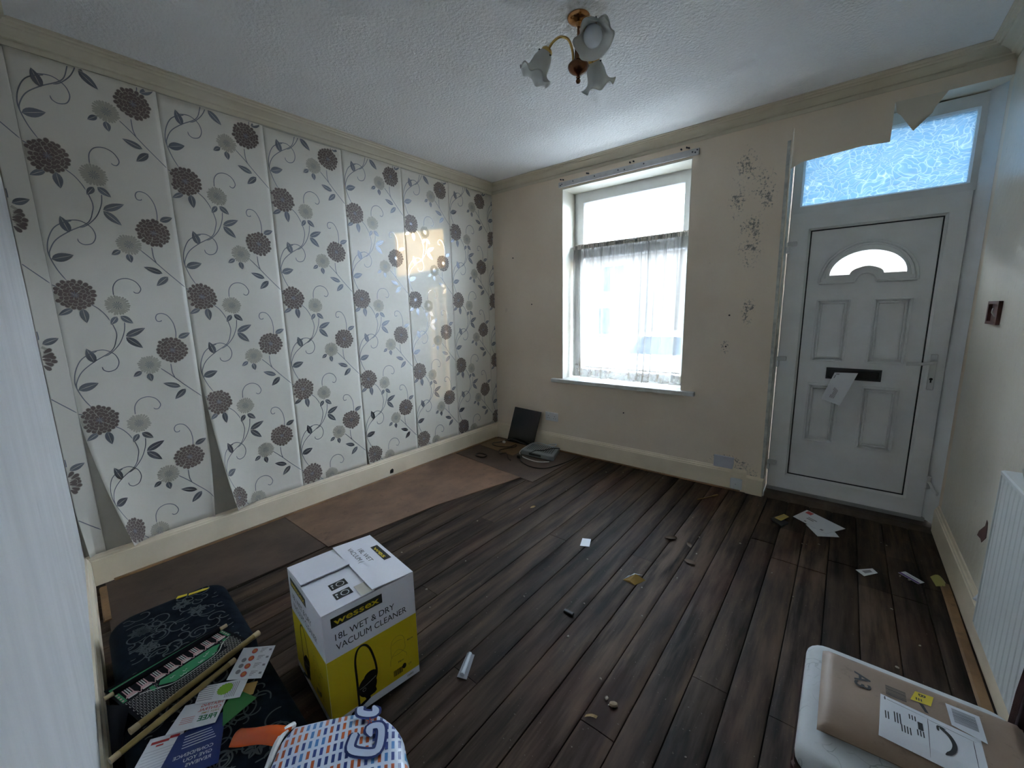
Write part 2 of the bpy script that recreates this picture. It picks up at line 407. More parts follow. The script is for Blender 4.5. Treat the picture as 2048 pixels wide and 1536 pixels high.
def ribbon2d(pts, wd, n=6):
    """outline pieces (quads) of a drawn line in 2D"""
    Q = bez([(p[0], p[1], 0) for p in pts], n); out = []; L = []
    for i, p in enumerate(Q):
        t = (Q[min(i + 1, len(Q) - 1)] - Q[max(i - 1, 0)]).normalized(); nn = Vector((-t.y, t.x, 0))
        e = min(1, (len(Q) - i) / 4, (i + 1) / 2); L.append((p + nn * wd * .5 * e, p - nn * wd * .5 * e))
    for i in range(len(L) - 1):
        a, b = L[i]; c, d = L[i + 1]; out.append([(a.x, a.y), (b.x, b.y), (d.x, d.y), (c.x, c.y)])
    return out
def plane(O, U, V):
    O, U, V = Vector(O), Vector(U), Vector(V); Nn = U.cross(V).normalized()
    return lambda e=0.0: (lambda u, v: tuple(O + U * u + V * v + Nn * e))
def textpolys(body, h, bold=0.0, shear=0.0, width=None):
    cu = bpy.data.curves.new('t', 'FONT'); cu.body = body; cu.size = 1; cu.fill_mode = 'FRONT'; cu.offset = bold; cu.shear = shear; cu.resolution_u = 3
    ob = bpy.data.objects.new('t', cu); me = ob.to_mesh()
    vs = [(v.co.x, v.co.y) for v in me.vertices]; fs = [tuple(p.vertices) for p in me.polygons]
    ob.to_mesh_clear(); bpy.data.objects.remove(ob); bpy.data.curves.remove(cu)
    if not vs: return [], [], 0
    x0 = min(p[0] for p in vs); x1 = max(p[0] for p in vs); k = h / .72; kx = k if width is None else width / (x1 - x0)
    return [((p[0] - x0) * kx, p[1] * k) for p in vs], fs, (x1 - x0) * kx
def put_text(mb, body, fn, x, y, h, **kw):
    vs, fs, wd = textpolys(body, h, **kw)
    mb.add([fn(x + p[0], y + p[1]) for p in vs], fs); return wd
def rect(x0, x1, y0, y1): return [(x0, y0), (x1, y0), (x1, y1), (x0, y1)]
def ell(cx, cy, rx, ry, n=20, a0=0, a1=2 * math.pi): return [(cx + rx * math.cos(a0 + (a1 - a0) * i / (n if a1 - a0 > 6.2 else n - 1)), cy + ry * math.sin(a0 + (a1 - a0) * i / (n if a1 - a0 > 6.2 else n - 1))) for i in range(n)]
def offpoly(pts, d):
    cx = sum(p[0] for p in pts) / len(pts); cy = sum(p[1] for p in pts) / len(pts); return [(cx + (x - cx) * d, cy + (y - cy) * d) for x, y in pts]

# ------------------------------------------------------------------ the room
H = 2.659; W = 3.52; NS = -0.068; NY = -3.289     # ceiling height, right wall, near wall line y = NY + NS*x
def near_y(x): return NY + NS * x
fl = MB().box(-.15, 3.7, -3.75, .33, -.12, -.024).build('floor', mat('dark void under boards', (.006, .005, .004), .9), origin=(0, 0, -.12))
tag(fl, 'bare dark timber floor of the room', 'floor', kind='structure')
tag(MB().box(-.15, 3.7, -3.75, .33, H, H + .1).build('ceiling', M_CEIL), 'white stippled ceiling with cornice around it', 'ceiling', kind='structure')
wl = MB().box(-.15, 0, -3.75, .33, -.1, H).build('wall_left', mat('bare cream plaster', (.50, .47, .40), .75, var=(6, (.40, .37, .30), .6), bmp=(25, .2)), origin=(0, 0, -.1))
tag(wl, 'long wall covered in flower and vine wallpaper', 'wall', kind='structure')
bw = MB()
for a in ((-.15, .855, -.1, H), (.855, 1.984, -.1, .70), (.855, 1.984, 2.48, H), (1.984, 2.60, -.1, H), (2.60, W, 2.51, H), (W, 3.7, -.1, H), (2.60, W, -.1, -.03)):
    bw.box(a[0], a[1], 0, .31, a[2], a[3])
bwo = bw.build('wall_back', M_BACK, origin=(1.7, 0, -.1)); tag(bwo, 'stained cream wall around the window and front door', 'wall', kind='structure')
tag(MB().box(W, W + .18, -3.75, .0, -.1, H).build('wall_right', M_RIGHT), 'shiny dirty white wall beside the front door and radiator', 'wall', kind='structure')
nw = MB()
def nbox(x0, x1, z0, z1):
    q = [(x0, near_y(x0)), (x1, near_y(x1)), (x1, near_y(x1) - .2), (x0, near_y(x0) - .2)]
    nw.add([(x, y, z0) for x, y in q] + [(x, y, z1) for x, y in q], [(0, 3, 2, 1), (4, 5, 6, 7), (0, 1, 5, 4), (1, 2, 6, 5), (2, 3, 7, 6), (3, 0, 4, 7)])
nbox(-.02, W + .1, -.1, H)
nw = nw.build('wall_near', M_NEAR)
tag(nw, 'scuffed white papered wall meeting the flowery wallpaper', 'wall', kind='structure')
# right jamb of the door recess and soffit are the wall's own boxes; reveal linings
rv = MB().box(.855, .861, .002, .22, .735, 2.478).box(1.978, 1.984, .002, .22, .735, 2.478).box(.861, 1.978, .002, .22, 2.472, 2.4795)
rv.build('reveal_lining', M_REVEAL, bwo)

# skirting boards and cornice: a profile (projection, height) swept along a wall
SK = [(0, .168), (.007, .168), (.010, .156), (.0155, .151), (.016, .142), (.020, .138), (.020, 0), (0, 0)]
CN = [(0, -.078), (.004, -.078), (.006, -.074), (.012, -.056), (.026, -.054), (.032, -.046), (.050, -.034), (.066, -.026), (.076, -.024), (.080, -.015), (.092, -.013), (.096, -.006), (.108, -.005), (.108, 0), (0, 0)]
def sweep(prof, p0, p1, nrm, zb, cut=(0, 0), name='', m=None, seg=1):
    """cut: mitre amount per unit projection at either end"""
    p0, p1, nrm = Vector(p0), Vector(p1), Vector(nrm); d = (p1 - p0).normalized(); loops = []
    for k in range(seg + 1):
        t = k / seg; c0 = cut[0] * (1 - t); c1 = cut[1] * t
        loops.append([tuple(p0.lerp(p1, t) + nrm * r + d * (c0 * r - c1 * r) + Vector((0, 0, zb + h))) for r, h in prof])
    return MB().loft(loops).build(name, m)
nn = Vector((-NS, 1, 0)).normalized()
for nm, p0, p1, n_, ct, lb in (('left', (0, NY, 0), (0, 0, 0), (1, 0, 0), (1, 1), 'cream skirting board below the flowery wallpaper'),
                            ('back', (0, 0, 0), (2.492, 0, 0), (0, -1, 0), (1, 0), 'cream skirting board below the window with sockets above it'),
                            ('right', (W, .05, 0), (W, -3.55, 0), (-1, 0, 0), (0, 0), 'grimy cream skirting board below the shiny white wall'),
                            ('near', (0, NY, 0), (W, near_y(W), 0), tuple(nn), (1, 0), 'short cream skirting board behind the dark cushions')):
    tag(sweep(SK, p0, p1, n_, 0, ct, 'baseboard_' + nm, M_CREAM), lb, 'skirting board', kind='structure')
for i, (p0, p1, n_, ct, lb) in enumerate((((0, NY, 0), (0, 0, 0), (1, 0, 0), (1, 1), 'stained moulded cornice above the flowery wallpaper'),
                            ((0, 0, 0), (W, 0, 0), (0, -1, 0), (1, 1), 'moulded cornice above the window and front door'),
                            ((W, 0, 0), (W, near_y(W), 0), (-1, 0, 0), (1, 1), 'moulded cornice above the shiny white side wall'),
                            ((0, NY, 0), (W, near_y(W), 0), tuple(nn), (1, 1), 'brown stained cornice above the scuffed white wall'))):
    tag(sweep(CN, p0, p1, n_, H, ct, 'trim_%d' % (i + 1), M_CORN), lb, 'cornice', kind='structure')
pb = MB().bbox(2.492, 2.606, -.034, .0, 0, .125, .004); pb.add(*[[(2.492, -.022, .125), (2.606, -.022, .125), (2.606, 0, .135), (2.492, 0, .135)], [(0, 1, 2, 3)]])
tag(pb.build('trim_5', M_CREAM), 'cream plinth block where the skirting meets the door recess', 'plinth block', kind='structure')
# plaster bead up the left edge of the door recess
jm = MB().add([(2.585, -.004, .13), (2.604, -.006, .13), (2.608, .10, .13), (2.600, .10, .13), (2.572, -.004, 2.44), (2.590, -.007, 2.44), (2.604, .10, 2.5), (2.600, .10, 2.5)], [(0, 3, 2, 1), (4, 5, 6, 7), (0, 1, 5, 4), (1, 2, 6, 5), (2, 3, 7, 6), (3, 0, 4, 7)])
jm.build('broken_plaster_edge', mat('chipped pale plaster', (.66, .64, .56), .7, var=(16, (.22, .23, .24), .7), bmp=(60, .4)), bwo)
# torn wallpaper hanging in front of the door's top light
tp = [(2.604, 2.53), (3.078, 2.53), (3.076, 2.305), (2.95, 2.313), (2.78, 2.300), (2.66, 2.292), (2.604, 2.262)]
fbk = lambda u, v: (u, -.004 - .012 * max(0, (2.5 - v)) / .25, v)
MB().poly([tp], fbk, lambda u, v: (u, fbk(u, v)[1] + .0015, v)).build('torn_paper_sheet', M_BACK, bwo)
fp = lambda u, v: (u, -.006 - .06 * max(0, 2.5 - v) / .2, v)
MB().poly([[(3.078, 2.515), (3.29, 2.508), (3.245, 2.435), (3.235, 2.405), (3.166, 2.325), (3.108, 2.43), (3.09, 2.45)]], fp, lambda u, v: (u, fp(u, v)[1] + .0015, v)).build('torn_paper_flap', mat('peeled paper back', (.78, .70, .58), .8), bwo)
for (x, z) in ((.27, 1.93), (.50, 1.46), (2.30, 1.33), (1.5, .48), (2.29, 1.1)):
    MB().tube([(x, .005, z), (x, -.006, z)], .006, 8).build('nail', mat('dark rust', (.05, .035, .03), .6), bwo)

# floorboards ------------------------------------------------------------
def board_mesh(wd, ln):
    me = bpy.data.meshes.new('floorboard'); prof = [(-wd / 2, -.003), (-wd / 2 + .004, -.0008), (-wd * .25, 0), (0, .0006), (wd * .25, 0), (wd / 2 - .004, -.0008), (wd / 2, -.003), (wd / 2, -.022), (-wd / 2, -.022)]
    n = len(prof); seg = 6; vs = []; fs = []
    for k in range(seg + 1):
        vs += [(x, -ln / 2 + ln * k / seg, z) for x, z in prof]
    for k in range(seg):
        for i in range(n): j = (i + 1) % n; fs.append((k * n + i, k * n + j, (k + 1) * n + j, (k + 1) * n + i))
    fs += [tuple(range(n)), tuple(seg * n + n - 1 - i for i in range(n))]
    me.from_pydata(vs, [], fs); me.materials.append(M_BOARD); 
    for p in me.polygons: p.use_smooth = len(p.vertices) == 4
    me.set_sharp_from_angle(angle=math.radians(40))
    return me
BM = {}
bwid = .1255
nb = 0
for i in range(28):
    cx = .006 + bwid * (i + .5)
    cuts = [-3.72, .0]
    if cx > 2.68: cuts = [-3.72, -1.92 if i % 2 else -2.5, -.86 if i % 3 else -.70, -.46, .05]
    elif i % 4 == 1: cuts = [-3.72, -1.1 - .1 * (i % 5), 0]
    elif i % 4 == 3: cuts = [-3.72, -2.45 + .12 * (i % 3), 0]
    for a, b in zip(cuts, cuts[1:]):
        key = round(b - a, 3)
        if key not in BM: BM[key] = board_mesh(bwid - .004, b - a - .003)
        o = bpy.data.objects.new('floorboard', BM[key]); COL.objects.link(o); o.parent = fl
        dz = -.008 if (cx > 2.68 and a > -.5) else random.uniform(-.0012, .0006)
        o.location = (cx, (a + b) / 2, .12 + dz); o.rotation_euler = (0, random.uniform(-.006, .006), 0)
# loose sheets on the boards
def slab(name, pts, z0, z1, mt, label, cat, group=None):
    return tag(MB().poly([pts], lambda u, v: (u, v, z1), lambda u, v: (u, v, z0)).build(name, mt), label, cat, group)
slab('hardboard_sheet', [(.03, -2.33), (.655, -2.33), (.70, -2.1), (.76, -1.57), (.945, -.80), (.60, -.765), (.155, -.715), (.035, -.70)], .0005, .0045, M_HARD, 'brown hardboard sheet on the floor along the wallpapered wall', 'board')
slab('hardboard_sheet', [(.03, -3.235), (.60, -3.28), (.64, -2.335), (.03, -2.335)], .0005, .0042, M_DARKB, 'dark brown hardboard sheet on the floor beside the navy cushions', 'board')
slab('floor_patch', [(.158, -.705), (.6, -.76), (1.084, -.82), (1.10, -.05), (.52, -.05), (.556, -.425), (.05, -.365), (.045, -.69)], .0005, .004, M_DARKB, 'dark stained floor patch under the grey router', 'board')
slab('plywood_offcut', [(.052, -.36), (.552, -.42), (.515, -.045), (.052, -.045)], .0005, .005, M_PLY, 'orange plywood patch in the corner under the black cable', 'board')
# carpet gripper rods
def gripper(p0, p1, wd, label):
    p0, p1 = Vector(p0 + (0,)), Vector(p1 + (0,)); d = (p1 - p0).normalized(); n_ = Vector((-d.y, d.x, 0)) * wd / 2; L = []
    k = 14
    for i in range(k + 1):
        p = p0.lerp(p1, i / k); j = random.uniform(-.0015, .0015)
        L.append([tuple(p + n_ * a + Vector((0, 0, z + .0045)) + n_ * j * 20) for a, z in ((1, 0), (1, .006), (-.6, .007), (-1, .002), (-1, 0))])
    tag(MB().loft(L).build('carpet_gripper', M_GRIP), label, 'gripper rod')
gripper((.034, -3.20), (.034, -.06), .022, 'raw wood carpet gripper rod along the wallpapered wall')
gripper((.66, -.034), (2.46, -.034), .020, 'raw wood carpet gripper rod along the window wall')
gripper((3.474, -.62), (3.470, -1.95), .035, 'worn wood carpet gripper rod in front of the radiator')
gripper((.075, near_y(.075) + .045), (.43, near_y(.43) + .045), .028, 'short orange carpet gripper behind the navy cushions')

# ------------------------------------------------------------------ wallpaper
SEAM = -3.205; SW = .5195; VR = .636
FL = lambda t: max(0.0, min(1.0, t))
def surf(i, a, z, e=0.0):
    """point on wallpaper strip i at a metres from its left seam and height z, e above the paper"""
    y = SEAM + SW * i + a
    x = .0035 + .0012 * math.sin(3.1 * z + 1.7 * i) * math.sin(6.0 * a) + .001 * math.sin(9 * z + i)
    if i == 0:
        s = FL((.90 - z) / .74) ** 1.4; k = FL(1 - a / .30) ** 2.2; x += .060 * s * k; y += .105 * s * k
        s2 = FL((.62 - z) / .45) ** 1.3; k2 = FL((a - .44) / .08) ** 2; x += .022 * s2 * k2; y -= .032 * s2 * k2
    elif i == 1:
        s = FL((1.22 - z) / 1.06) ** 1.6; k = FL(1 - a / .26) ** 2.2; x += .055 * s * k; y += .085 * s * k
    elif i == 3:
        s = FL((.40 - z) / .24) ** 1.0; k = FL(1 - a / .10) ** 2; x += .012 * s * k; y += .012 * s * k
    elif i == -1:
        s = FL((.42 - z) / .26); k = FL((.478 - a) / .05) ** 1; x += .03 * s * k; y += .02 * s * k
    return (x + e, y, z)
def leafp(base, tip, wd, bend=0.0):
    b, t = Vector(base), Vector(tip); d = t - b; n_ = Vector((-d.y, d.x)); ln = d.length; n_.normalize(); out = []
    for sd in (1, -1):
        q = []; K = 7
        for k in range(K + 1):
            u = k / K; ww = wd * .5 * (math.sin(math.pi * min(1, u ** .8)) ** .85 if 0 < u < 1 else 0)
            q.append(b + d * u + n_ * (sd * ww + bend * ln * math.sin(math.pi * u)))
        r = []
        for k in range(K, -1, -1):
            u = k / K; r.append(b + d * u + n_ * (sd * .0011 * math.sin(math.pi * u) + bend * ln * math.sin(math.pi * u)))
        for k in range(K): out.append([tuple(q[k]), tuple(q[k + 1]), tuple(r[K - k - 1]), tuple(r[K - k])])
    return out
def petals(c, R, rings, ry=1.0):
    out = []
    for (r0, r1, n_, wd, ph) in rings:
        for k in range(n_):
            q = 2 * math.pi * (k + ph + random.uniform(-.12, .12)) / n_; d = Vector((math.cos(q), math.sin(q))); n2 = Vector((-d.y, d.x)); j = random.uniform(.93, 1.05)
            pl = []
            for (u, ww) in ((0, .25), (.35, .75), (.72, 1), (.92, .7), (1, 0), (.92, -.7), (.72, -1), (.35, -.75), (0, -.25)):
                p = d * (R * (r0 + (r1 - r0) * u) * j) + n2 * (ww * wd * R * .5); pl.append((c[0] + p.x, c[1] + p.y * ry))
            out.append(pl)
    return out
BIG = [(.60, 1.04, 21, .245, 0), (.42, .82, 17, .245, .5), (.24, .60, 12, .24, 0), (.08, .38, 7, .21, .4)]
SMALL = [(.55, 1.05, 26, .20, 0), (.35, .80, 20, .22, .5)]
STEMS = [[(.210, .002), (.215, .047), (.237, .079), (.272, .089), (.305, .074), (.322, .04), (.312, .017), (.298, .015), (.290, .023)],
 [(.122, -.046), (.148, -.07), (.169, -.103), (.179, -.128)],
 [(.186, -.145), (.195, -.188), (.19, -.225), (.165, -.283), (.093, -.334), (.042, -.381), (.016, -.434), (.014, -.46)],
 [(.234, -.138), (.226, -.188), (.201, -.247), (.164, -.292), (.135, -.311)],
 [(.086, -.284), (.129, -.276), (.158, -.288), (.178, -.311), (.184, -.346), (.169, -.379), (.141, -.39), (.122, -.38), (.118, -.363)],
 [(.109, -.282), (.072, -.299), (.043, -.326), (.021, -.373), (.011, -.42), (.013, -.46), (.03, -.52), (.055, -.572)],
 [(.438, -.236), (.442, -.196), (.437, -.149), (.419, -.11), (.397, -.095), (.374, -.098), (.364, -.117), (.369, -.136), (.384, -.137), (.387, -.13)],
 [(.397, -.376), (.398, -.428), (.408, -.462)], [(.350, -.398), (.392, -.442), (.441, -.5), (.488, -.552), (.518, -.585)], [(.001, -.59), (.02, -.60), (.04, -.61)]]
LEAVES = [((.055, -.066), (0.002, -.098), .026), ((.088, -.066), (.094, -.138), .034), ((.209, -.108), (.180, -.149), .026), ((.223, -.105), (.268, -.145), .030),
 ((.229, -.212), (.313, -.171), .034), ((.229, -.217), (.290, -.278), .034), ((.094, -.338), (.073, -.265), .036), ((.017, -.470), (.094, -.444), .040),
 ((.450, -.233), (.507, -.207), .030), ((.268, -.404), (.231, -.43), .024), ((.296, -.418), (.303, -.464), .028), ((.425, -.512), (.349, -.482), .030), ((.446, -.529), (.391, -.581), .032)]
ZLO, ZHI = .166, 2.579
for i in range(-1, 7):
    a0 = .4385 if i == -1 else 0.0; a1 = SW - .0012 if i < 6 else 3.205 - SW * 6 - .001
    tops = ZHI - .012 * ((i * 37) % 5) / 5
    nu, nv = 26, 64
    st = MB().grid(lambda u, v: surf(i, a0 + (a1 - a0) * u, ZLO + (tops - ZLO) * v), nu, nv).build('wallpaper_strip', M_PAPER, wl, smooth=180, recalc=False)
    md = st.modifiers.new('thickness', 'SOLIDIFY'); md.thickness = .0007; md.offset = -1
    st.data.materials.append(M_TAN); md.material_offset = 1; md.material_offset_rim = 1
    vine, brown, beige = MB(), MB(), MB()
    def put(mb, pl, e):
        if all(a0 <= p[0] <= a1 and ZLO + .001 < p[1] < tops - .002 for p in pl): mb.add([surf(i, p[0], p[1], e) for p in pl], [tuple(range(len(pl)))])
    for k in range(-1, 4):
        zz = .875 + VR * k
        for s_ in STEMS:
            for q in ribbon2d(s_, .0042): put(vine, [(p[0], p[1] + zz) for p in q], .0006)
        for b_, t_, w_ in LEAVES:
            for q in leafp(b_, t_, w_): put(vine, [(p[0], p[1] + zz) for p in q], .0008)
        for c_, r_ in (((.071, 0), .0725), ((.414, -.30), .070)):
            cc = (c_[0], c_[1] + zz)
            for li, rg in enumerate(BIG):
                for q in petals(cc, r_, [rg]):
                    mx, my = sum(p[0] for p in q) / 9, sum(p[1] for p in q) / 9
                    put(beige, [(mx + (p[0] - mx) * 1.16, my + (p[1] - my) * 1.16) for p in q], .0011 + .0004 * li); put(brown, q, .0013 + .0004 * li)
            for q in petals(cc, r_, [(.0, .24, 9, .05, .2)]): put(vine, q, .0029)
            n_ = 24
            for ring in range(6):
                ra, rb = r_ * .97 * ring / 6, r_ * .97 * (ring + 1) / 6
                for q in range(n_):
                    t0, t1 = 2 * math.pi * q / n_, 2 * math.pi * (q + 1) / n_
                    pl = [(cc[0] + ra * math.cos(t0), cc[1] + ra * math.sin(t0)), (cc[0] + rb * math.cos(t0), cc[1] + rb * math.sin(t0)), (cc[0] + rb * math.cos(t1), cc[1] + rb * math.sin(t1)), (cc[0] + ra * math.cos(t1), cc[1] + ra * math.sin(t1))]
                    put(beige, pl[1:] if ring == 0 else pl, .0010)
        for c_, r_ in (((.218, -.05), .049), ((.305, -.372), .049)):
            cc = (c_[0], c_[1] + zz)
            for q in petals(cc, r_, SMALL): put(beige, q, .0011)
            for q in petals(cc, r_, [(0, .62, 14, .26, 0)]): put(beige, q, .0012)
            for q in petals(cc, r_, [(.05, .45, 12, .05, .2)]): put(vine, q, .0014)
    vine.build('vine_print', M_VINE, st, recalc=False); brown.build('brown_flower_print', M_BROWN, st, recalc=False); beige.build('cream_flower_print', M_BEIGE, st, recalc=False)

# ------------------------------------------------------------------ window
win = thing('window_1', 'white plastic window with top opening light', 'window', (1.42, .22, .735), kind='structure')
def ring(mb, x0, x1, z0, z1, wd, y0, y1, bev=.008, wds=None):
    """rectangular frame with a splayed inner face; wds = (left, right, bottom, top)"""
    l, r, b, t = wds or (wd,) * 4
    L = []
    for (dx, y) in ((0, y1), (0, y0 + bev * .4), (bev * .4, y0), (None, y0), ('in', y1)):
        pass
    O = [(x0, z0), (x1, z0), (x1, z1), (x0, z1)]; I = [(x0 + l, z0 + b), (x1 - r, z0 + b), (x1 - r, z1 - t), (x0 + l, z1 - t)]
    I2 = [(x0 + l - bev, z0 + b - bev), (x1 - r + bev, z0 + b - bev), (x1 - r + bev, z1 - t + bev), (x0 + l - bev, z1 - t + bev)]
    vs = []; fs = []
    for pts, y in ((O, y1), (O, y0), (I2, y0), (I, y0 + bev * 1.3), (I, y1)): vs += [(p[0], y, p[1]) for p in pts]
    for k in range(5):
        for i in range(4): j = (i + 1) % 4; fs.append((k * 4 + i, k * 4 + j, ((k + 1) % 5) * 4 + j, ((k + 1) % 5) * 4 + i))
    return mb.add(vs, fs)
ring(MB(), .856, 1.983, .735, 2.479, .055, .225, .29).build('outer_frame', M_UPVC, win)
MB().box(.911, 1.928, .226, .289, 1.905, 1.955).build('transom_bar', M_UPVC, win)
ring(MB(), .908, 1.931, 1.945, 2.432, .062, .205, .28).build('top_sash', M_UPVC, win)
ring(MB(), .911, 1.928, .79, 1.906, .03, .232, .285).build('glazing_bead', M_UPVC, win)
gk = MB(); ring(gk, .903, 1.936, 1.940, 2.437, .008, .2235, .23, .001); gk.build('gasket', M_BLACK, win)
MB().box(.965, 1.875, .249, .253, 1.999, 2.378).build('pane', M_GLASS, win)
MB().box(.935, 1.904, .255, .259, .815, 1.885).build('pane', M_GLASS, win)
hd = MB().bbox(1.375, 1.405, .188, .206, 1.955, 1.995, .003).build('handle_base', M_WPLAS, win)
MB().tube([(1.39, .185, 1.975), (1.40, .172, 1.976), (1.50, .170, 1.988)], .008, 8).build('handle', M_METAL, hd, True)
MB().bbox(.752, 2.093, -.045, .0, .700, .735, .004).box(.858, 1.981, .0, .226, .700, .7345).build('sill', mat('white window board', (.74, .74, .72), .3, var=(14, (.42, .38, .30), .5)), win)
# batten over the window with old screws
bt = thing('curtain_batten', 'white painted batten over the window with old screw holes', 'batten', (1.43, 0, 2.49))
MB().bbox(.827, 2.030, -.018, .0, 2.490, 2.533, .002).build('board', mat('lilac white painted batten', (.62, .60, .60), .5, var=(18, (.48, .46, .45), .6)), bt)
for x, z in ((.85, 2.505), (.865, 2.512), (.98, 2.516), (1.19, 2.514), (1.405, 2.515), (1.46, 2.507), (1.62, 2.515), (1.985, 2.512), (2.005, 2.505), (2.018, 2.52)):
    MB().tube([(x, -.016, z), (x, -.022, z)], .0055, 8).build('screw', mat('dark screw', (.06, .06, .09), .5), bt)
for x, z in ((.845, 2.558), (.87, 2.552), (1.11, 2.556), (1.125, 2.552), (1.50, 2.555), (1.53, 2.556), (1.90, 2.553), (1.94, 2.556), (1.955, 2.55)):
    MB().tube([(x, .004, z), (x, -.0125, z)], .006, 8).build('wall_plug', mat('dark plug hole', (.03, .03, .05), .7), bwo)
# voile
random.seed(3)
FX = sorted([random.uniform(0, 1) for _ in range(15)])
def voile(u, v):
    z = 1.990 - v * 1.252
    g = .5 - .5 * math.cos(math.pi * min(1, v * 2.2))
    ph = 0.0; 
    # clustered folds: phase advances faster near the listed gathers
    ph = 2 * math.pi * (11.0 * u + .55 * math.sin(7.3 * u + .4) + .3 * math.sin(17 * u + 1.3))
    top = .006 * math.sin(2 * math.pi * 46 * u) * (1 - FL(v * 5))
    amp = .010 + .016 * g
    y = .172 + amp * math.sin(ph + .5 * v) + .006 * math.sin(2.3 * ph + 2 * v) * (1 - .5 * v) + top
    x = .885 + 1.060 * u + (.012 + .010 * g) * math.cos(ph + .6) * (1 - .2 * v) + .02 * math.sin(5 * u + 1) * v * v
    if v > .93: y -= .018 * ((v - .93) / .07)
    zz = z + (.010 * math.sin(9 * u) * v) + (.02 if v > .9 else 0) * (.5 + .5 * math.sin(ph * .5)) * (v - .9) * 10
    return (max(.87, min(1.965, x)), y, max(.739, zz))
cv = thing('voile_curtain', 'grubby sheer white net curtain gathered across the lower window', 'curtain', (1.42, .17, .74))
MB().grid(voile, 330, 44).build('net_panel', M_SHEER, cv, smooth=180)
MB().grid(lambda u, v: (.885 + 1.06 * u, .166 + .008 * math.sin(2 * math.pi * 70 * u) * (.4 + abs(v - .5)), 2.000 - .042 * v), 420, 3).build('gathered_heading', mat('dusty curtain heading', (.50, .45, .40), .8), cv, smooth=180)
tag(MB().tube([(.862, .172, 1.982), (1.42, .170, 1.976), (1.978, .172, 1.982)], .003, 8).build('curtain_wire', M_WPLAS), 'thin white curtain wire stretched across the window', 'curtain wire')

# ------------------------------------------------------------------ front door
door = thing('door_1', 'white plastic panelled front door with fanlight and glazed top light', 'door', (3.05, .14, .03), kind='structure')
YF = .135
ring(MB(), 2.606, 3.500, .022, 2.509, .05, YF + .03, YF + .10).build('outer_frame', M_UPVC, door)
MB().add([(3.452, YF + .03, .03), (3.519, YF - .06, .03), (3.519, YF + .05, .03), (3.452, YF + .05, .03), (3.452, YF + .03, 2.509), (3.519, YF - .06, 2.509), (3.519, YF + .05, 2.509), (3.452, YF + .05, 2.509)],
         [(0, 3, 2, 1), (4, 5, 6, 7), (0, 1, 5, 4), (1, 2, 6, 5), (2, 3, 7, 6), (3, 0, 4, 7)]).build('cover_strip', M_DOOR, door)
sash = ring(MB(), 2.620, 3.460, .036, 2.002, .118, YF, YF + .06, .014, (.114, .096, .122, .118)).build('door_sash', M_DOOR, door)
top = ring(MB(), 2.616, 3.478, 2.003, 2.503, .05, YF + .008, YF + .06, .010, (.052, .046, .052, .075)).build('top_light_frame', M_UPVC, door)
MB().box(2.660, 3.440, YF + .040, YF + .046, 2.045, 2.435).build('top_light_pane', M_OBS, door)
PX0, PX1, PZ0, PZ1 = 2.734, 3.364, .158, 1.884
gk = MB(); ring(gk, PX0 - .002, PX1 + .002, PZ0 - .002, PZ1 + .002, .007, YF + .0165, YF + .03, .0005); gk.build('gasket', M_BLACK, door)
CXF, ZB = 3.046, 1.580
def fan(rx, rz, irx, irz, cx, zb, n=26):
    o = ell(cx, zb, rx, rz, n, 0, math.pi); i = ell(cx, zb, irx, irz, 16, math.pi, 0); return o + i
gl = fan(.187, .146, .083, .046, CXF, ZB)
P3 = lambda y: (lambda u, v: (u, y, v))
MB().poly([rect(PX0 + .004, PX1 - .004, PZ0 + .004, PZ1 - .004), gl], P3(YF + .024), P3(YF + .05)).build('door_panel', M_DOOR, door)
sf = MB(); base = ZB - .047
sf.poly([fan(.242, .250, .053, .052, CXF, base), offpoly(gl, 1.0)], P3(YF + .010), P3(YF + .0245))
sf.poly([fan(.218, .222, .066, .066, CXF, base + .016), offpoly(gl, 1.0)], P3(YF - .002), P3(YF + .0105))
sf.poly([fan(.200, .184, .074, .062, CXF, base + .034), offpoly(gl, 1.0)], P3(YF - .008), P3(YF - .0015))
arc_ = lambda rx, rz, zb, n_=24, a0=0, a1=math.pi: [(CXF + rx * math.cos(a0 + (a1 - a0) * k / n_), YF + .012, zb + rz * math.sin(a0 + (a1 - a0) * k / n_)) for k in range(n_ + 1)]
sf.tube(arc_(.240, .248, base), .009, 8); sf.tube(arc_(.055, .055, base, 14), .007, 8); sf.tube([(p[0], YF - .002, p[2]) for p in arc_(.214, .200, base + .030)], .006, 8)
for sg in (-1, 1): sf.tube([(CXF + sg * .055, YF + .012, base), (CXF + sg * .240, YF + .012, base)], .009, 8)
sf.build('fanlight_surround', M_DOOR, door, smooth=50)
MB().poly([offpoly(gl, 1.01)], P3(YF + .034), P3(YF + .038)).build('fanlight_pane', M_GLASS, door)
for (x0, x1, z0, z1) in ((2.800, 2.990, 1.004, 1.430), (3.092, 3.285, 1.004, 1.428), (2.800, 2.982, .431, .853), (3.094, 3.282, .427, .854)):
    pm = MB(); ring(pm, x0, x1, z0, z1, .020, YF + .004, YF + .0245, .008); ring(pm, x0 + .026, x1 - .026, z0 + .026, z1 - .026, .010, YF + .018, YF + .0245, .004)
    pm.box(x0 + .040, x1 - .040, YF + .0195, YF + .0245, z0 + .040, z1 - .040); 
    for d_, r_ in ((.010, .006), (.031, .0045)):
        c4 = [(x0 + d_, YF + .006, z0 + d_), (x1 - d_, YF + .006, z0 + d_), (x1 - d_, YF + .006, z1 - d_), (x0 + d_, YF + .006, z1 - d_)]
        for k in range(4): pm.tube([c4[k], c4[(k + 1) % 4]], r_, 8)
    pm.build('panel_moulding', M_DOOR, door, smooth=50)
lp = MB(); ring(lp, 2.897, 3.183, .890, .966, .014, YF + .006, YF + .0245, .003); lpo = lp.build('letter_plate', M_BPLAS, door)
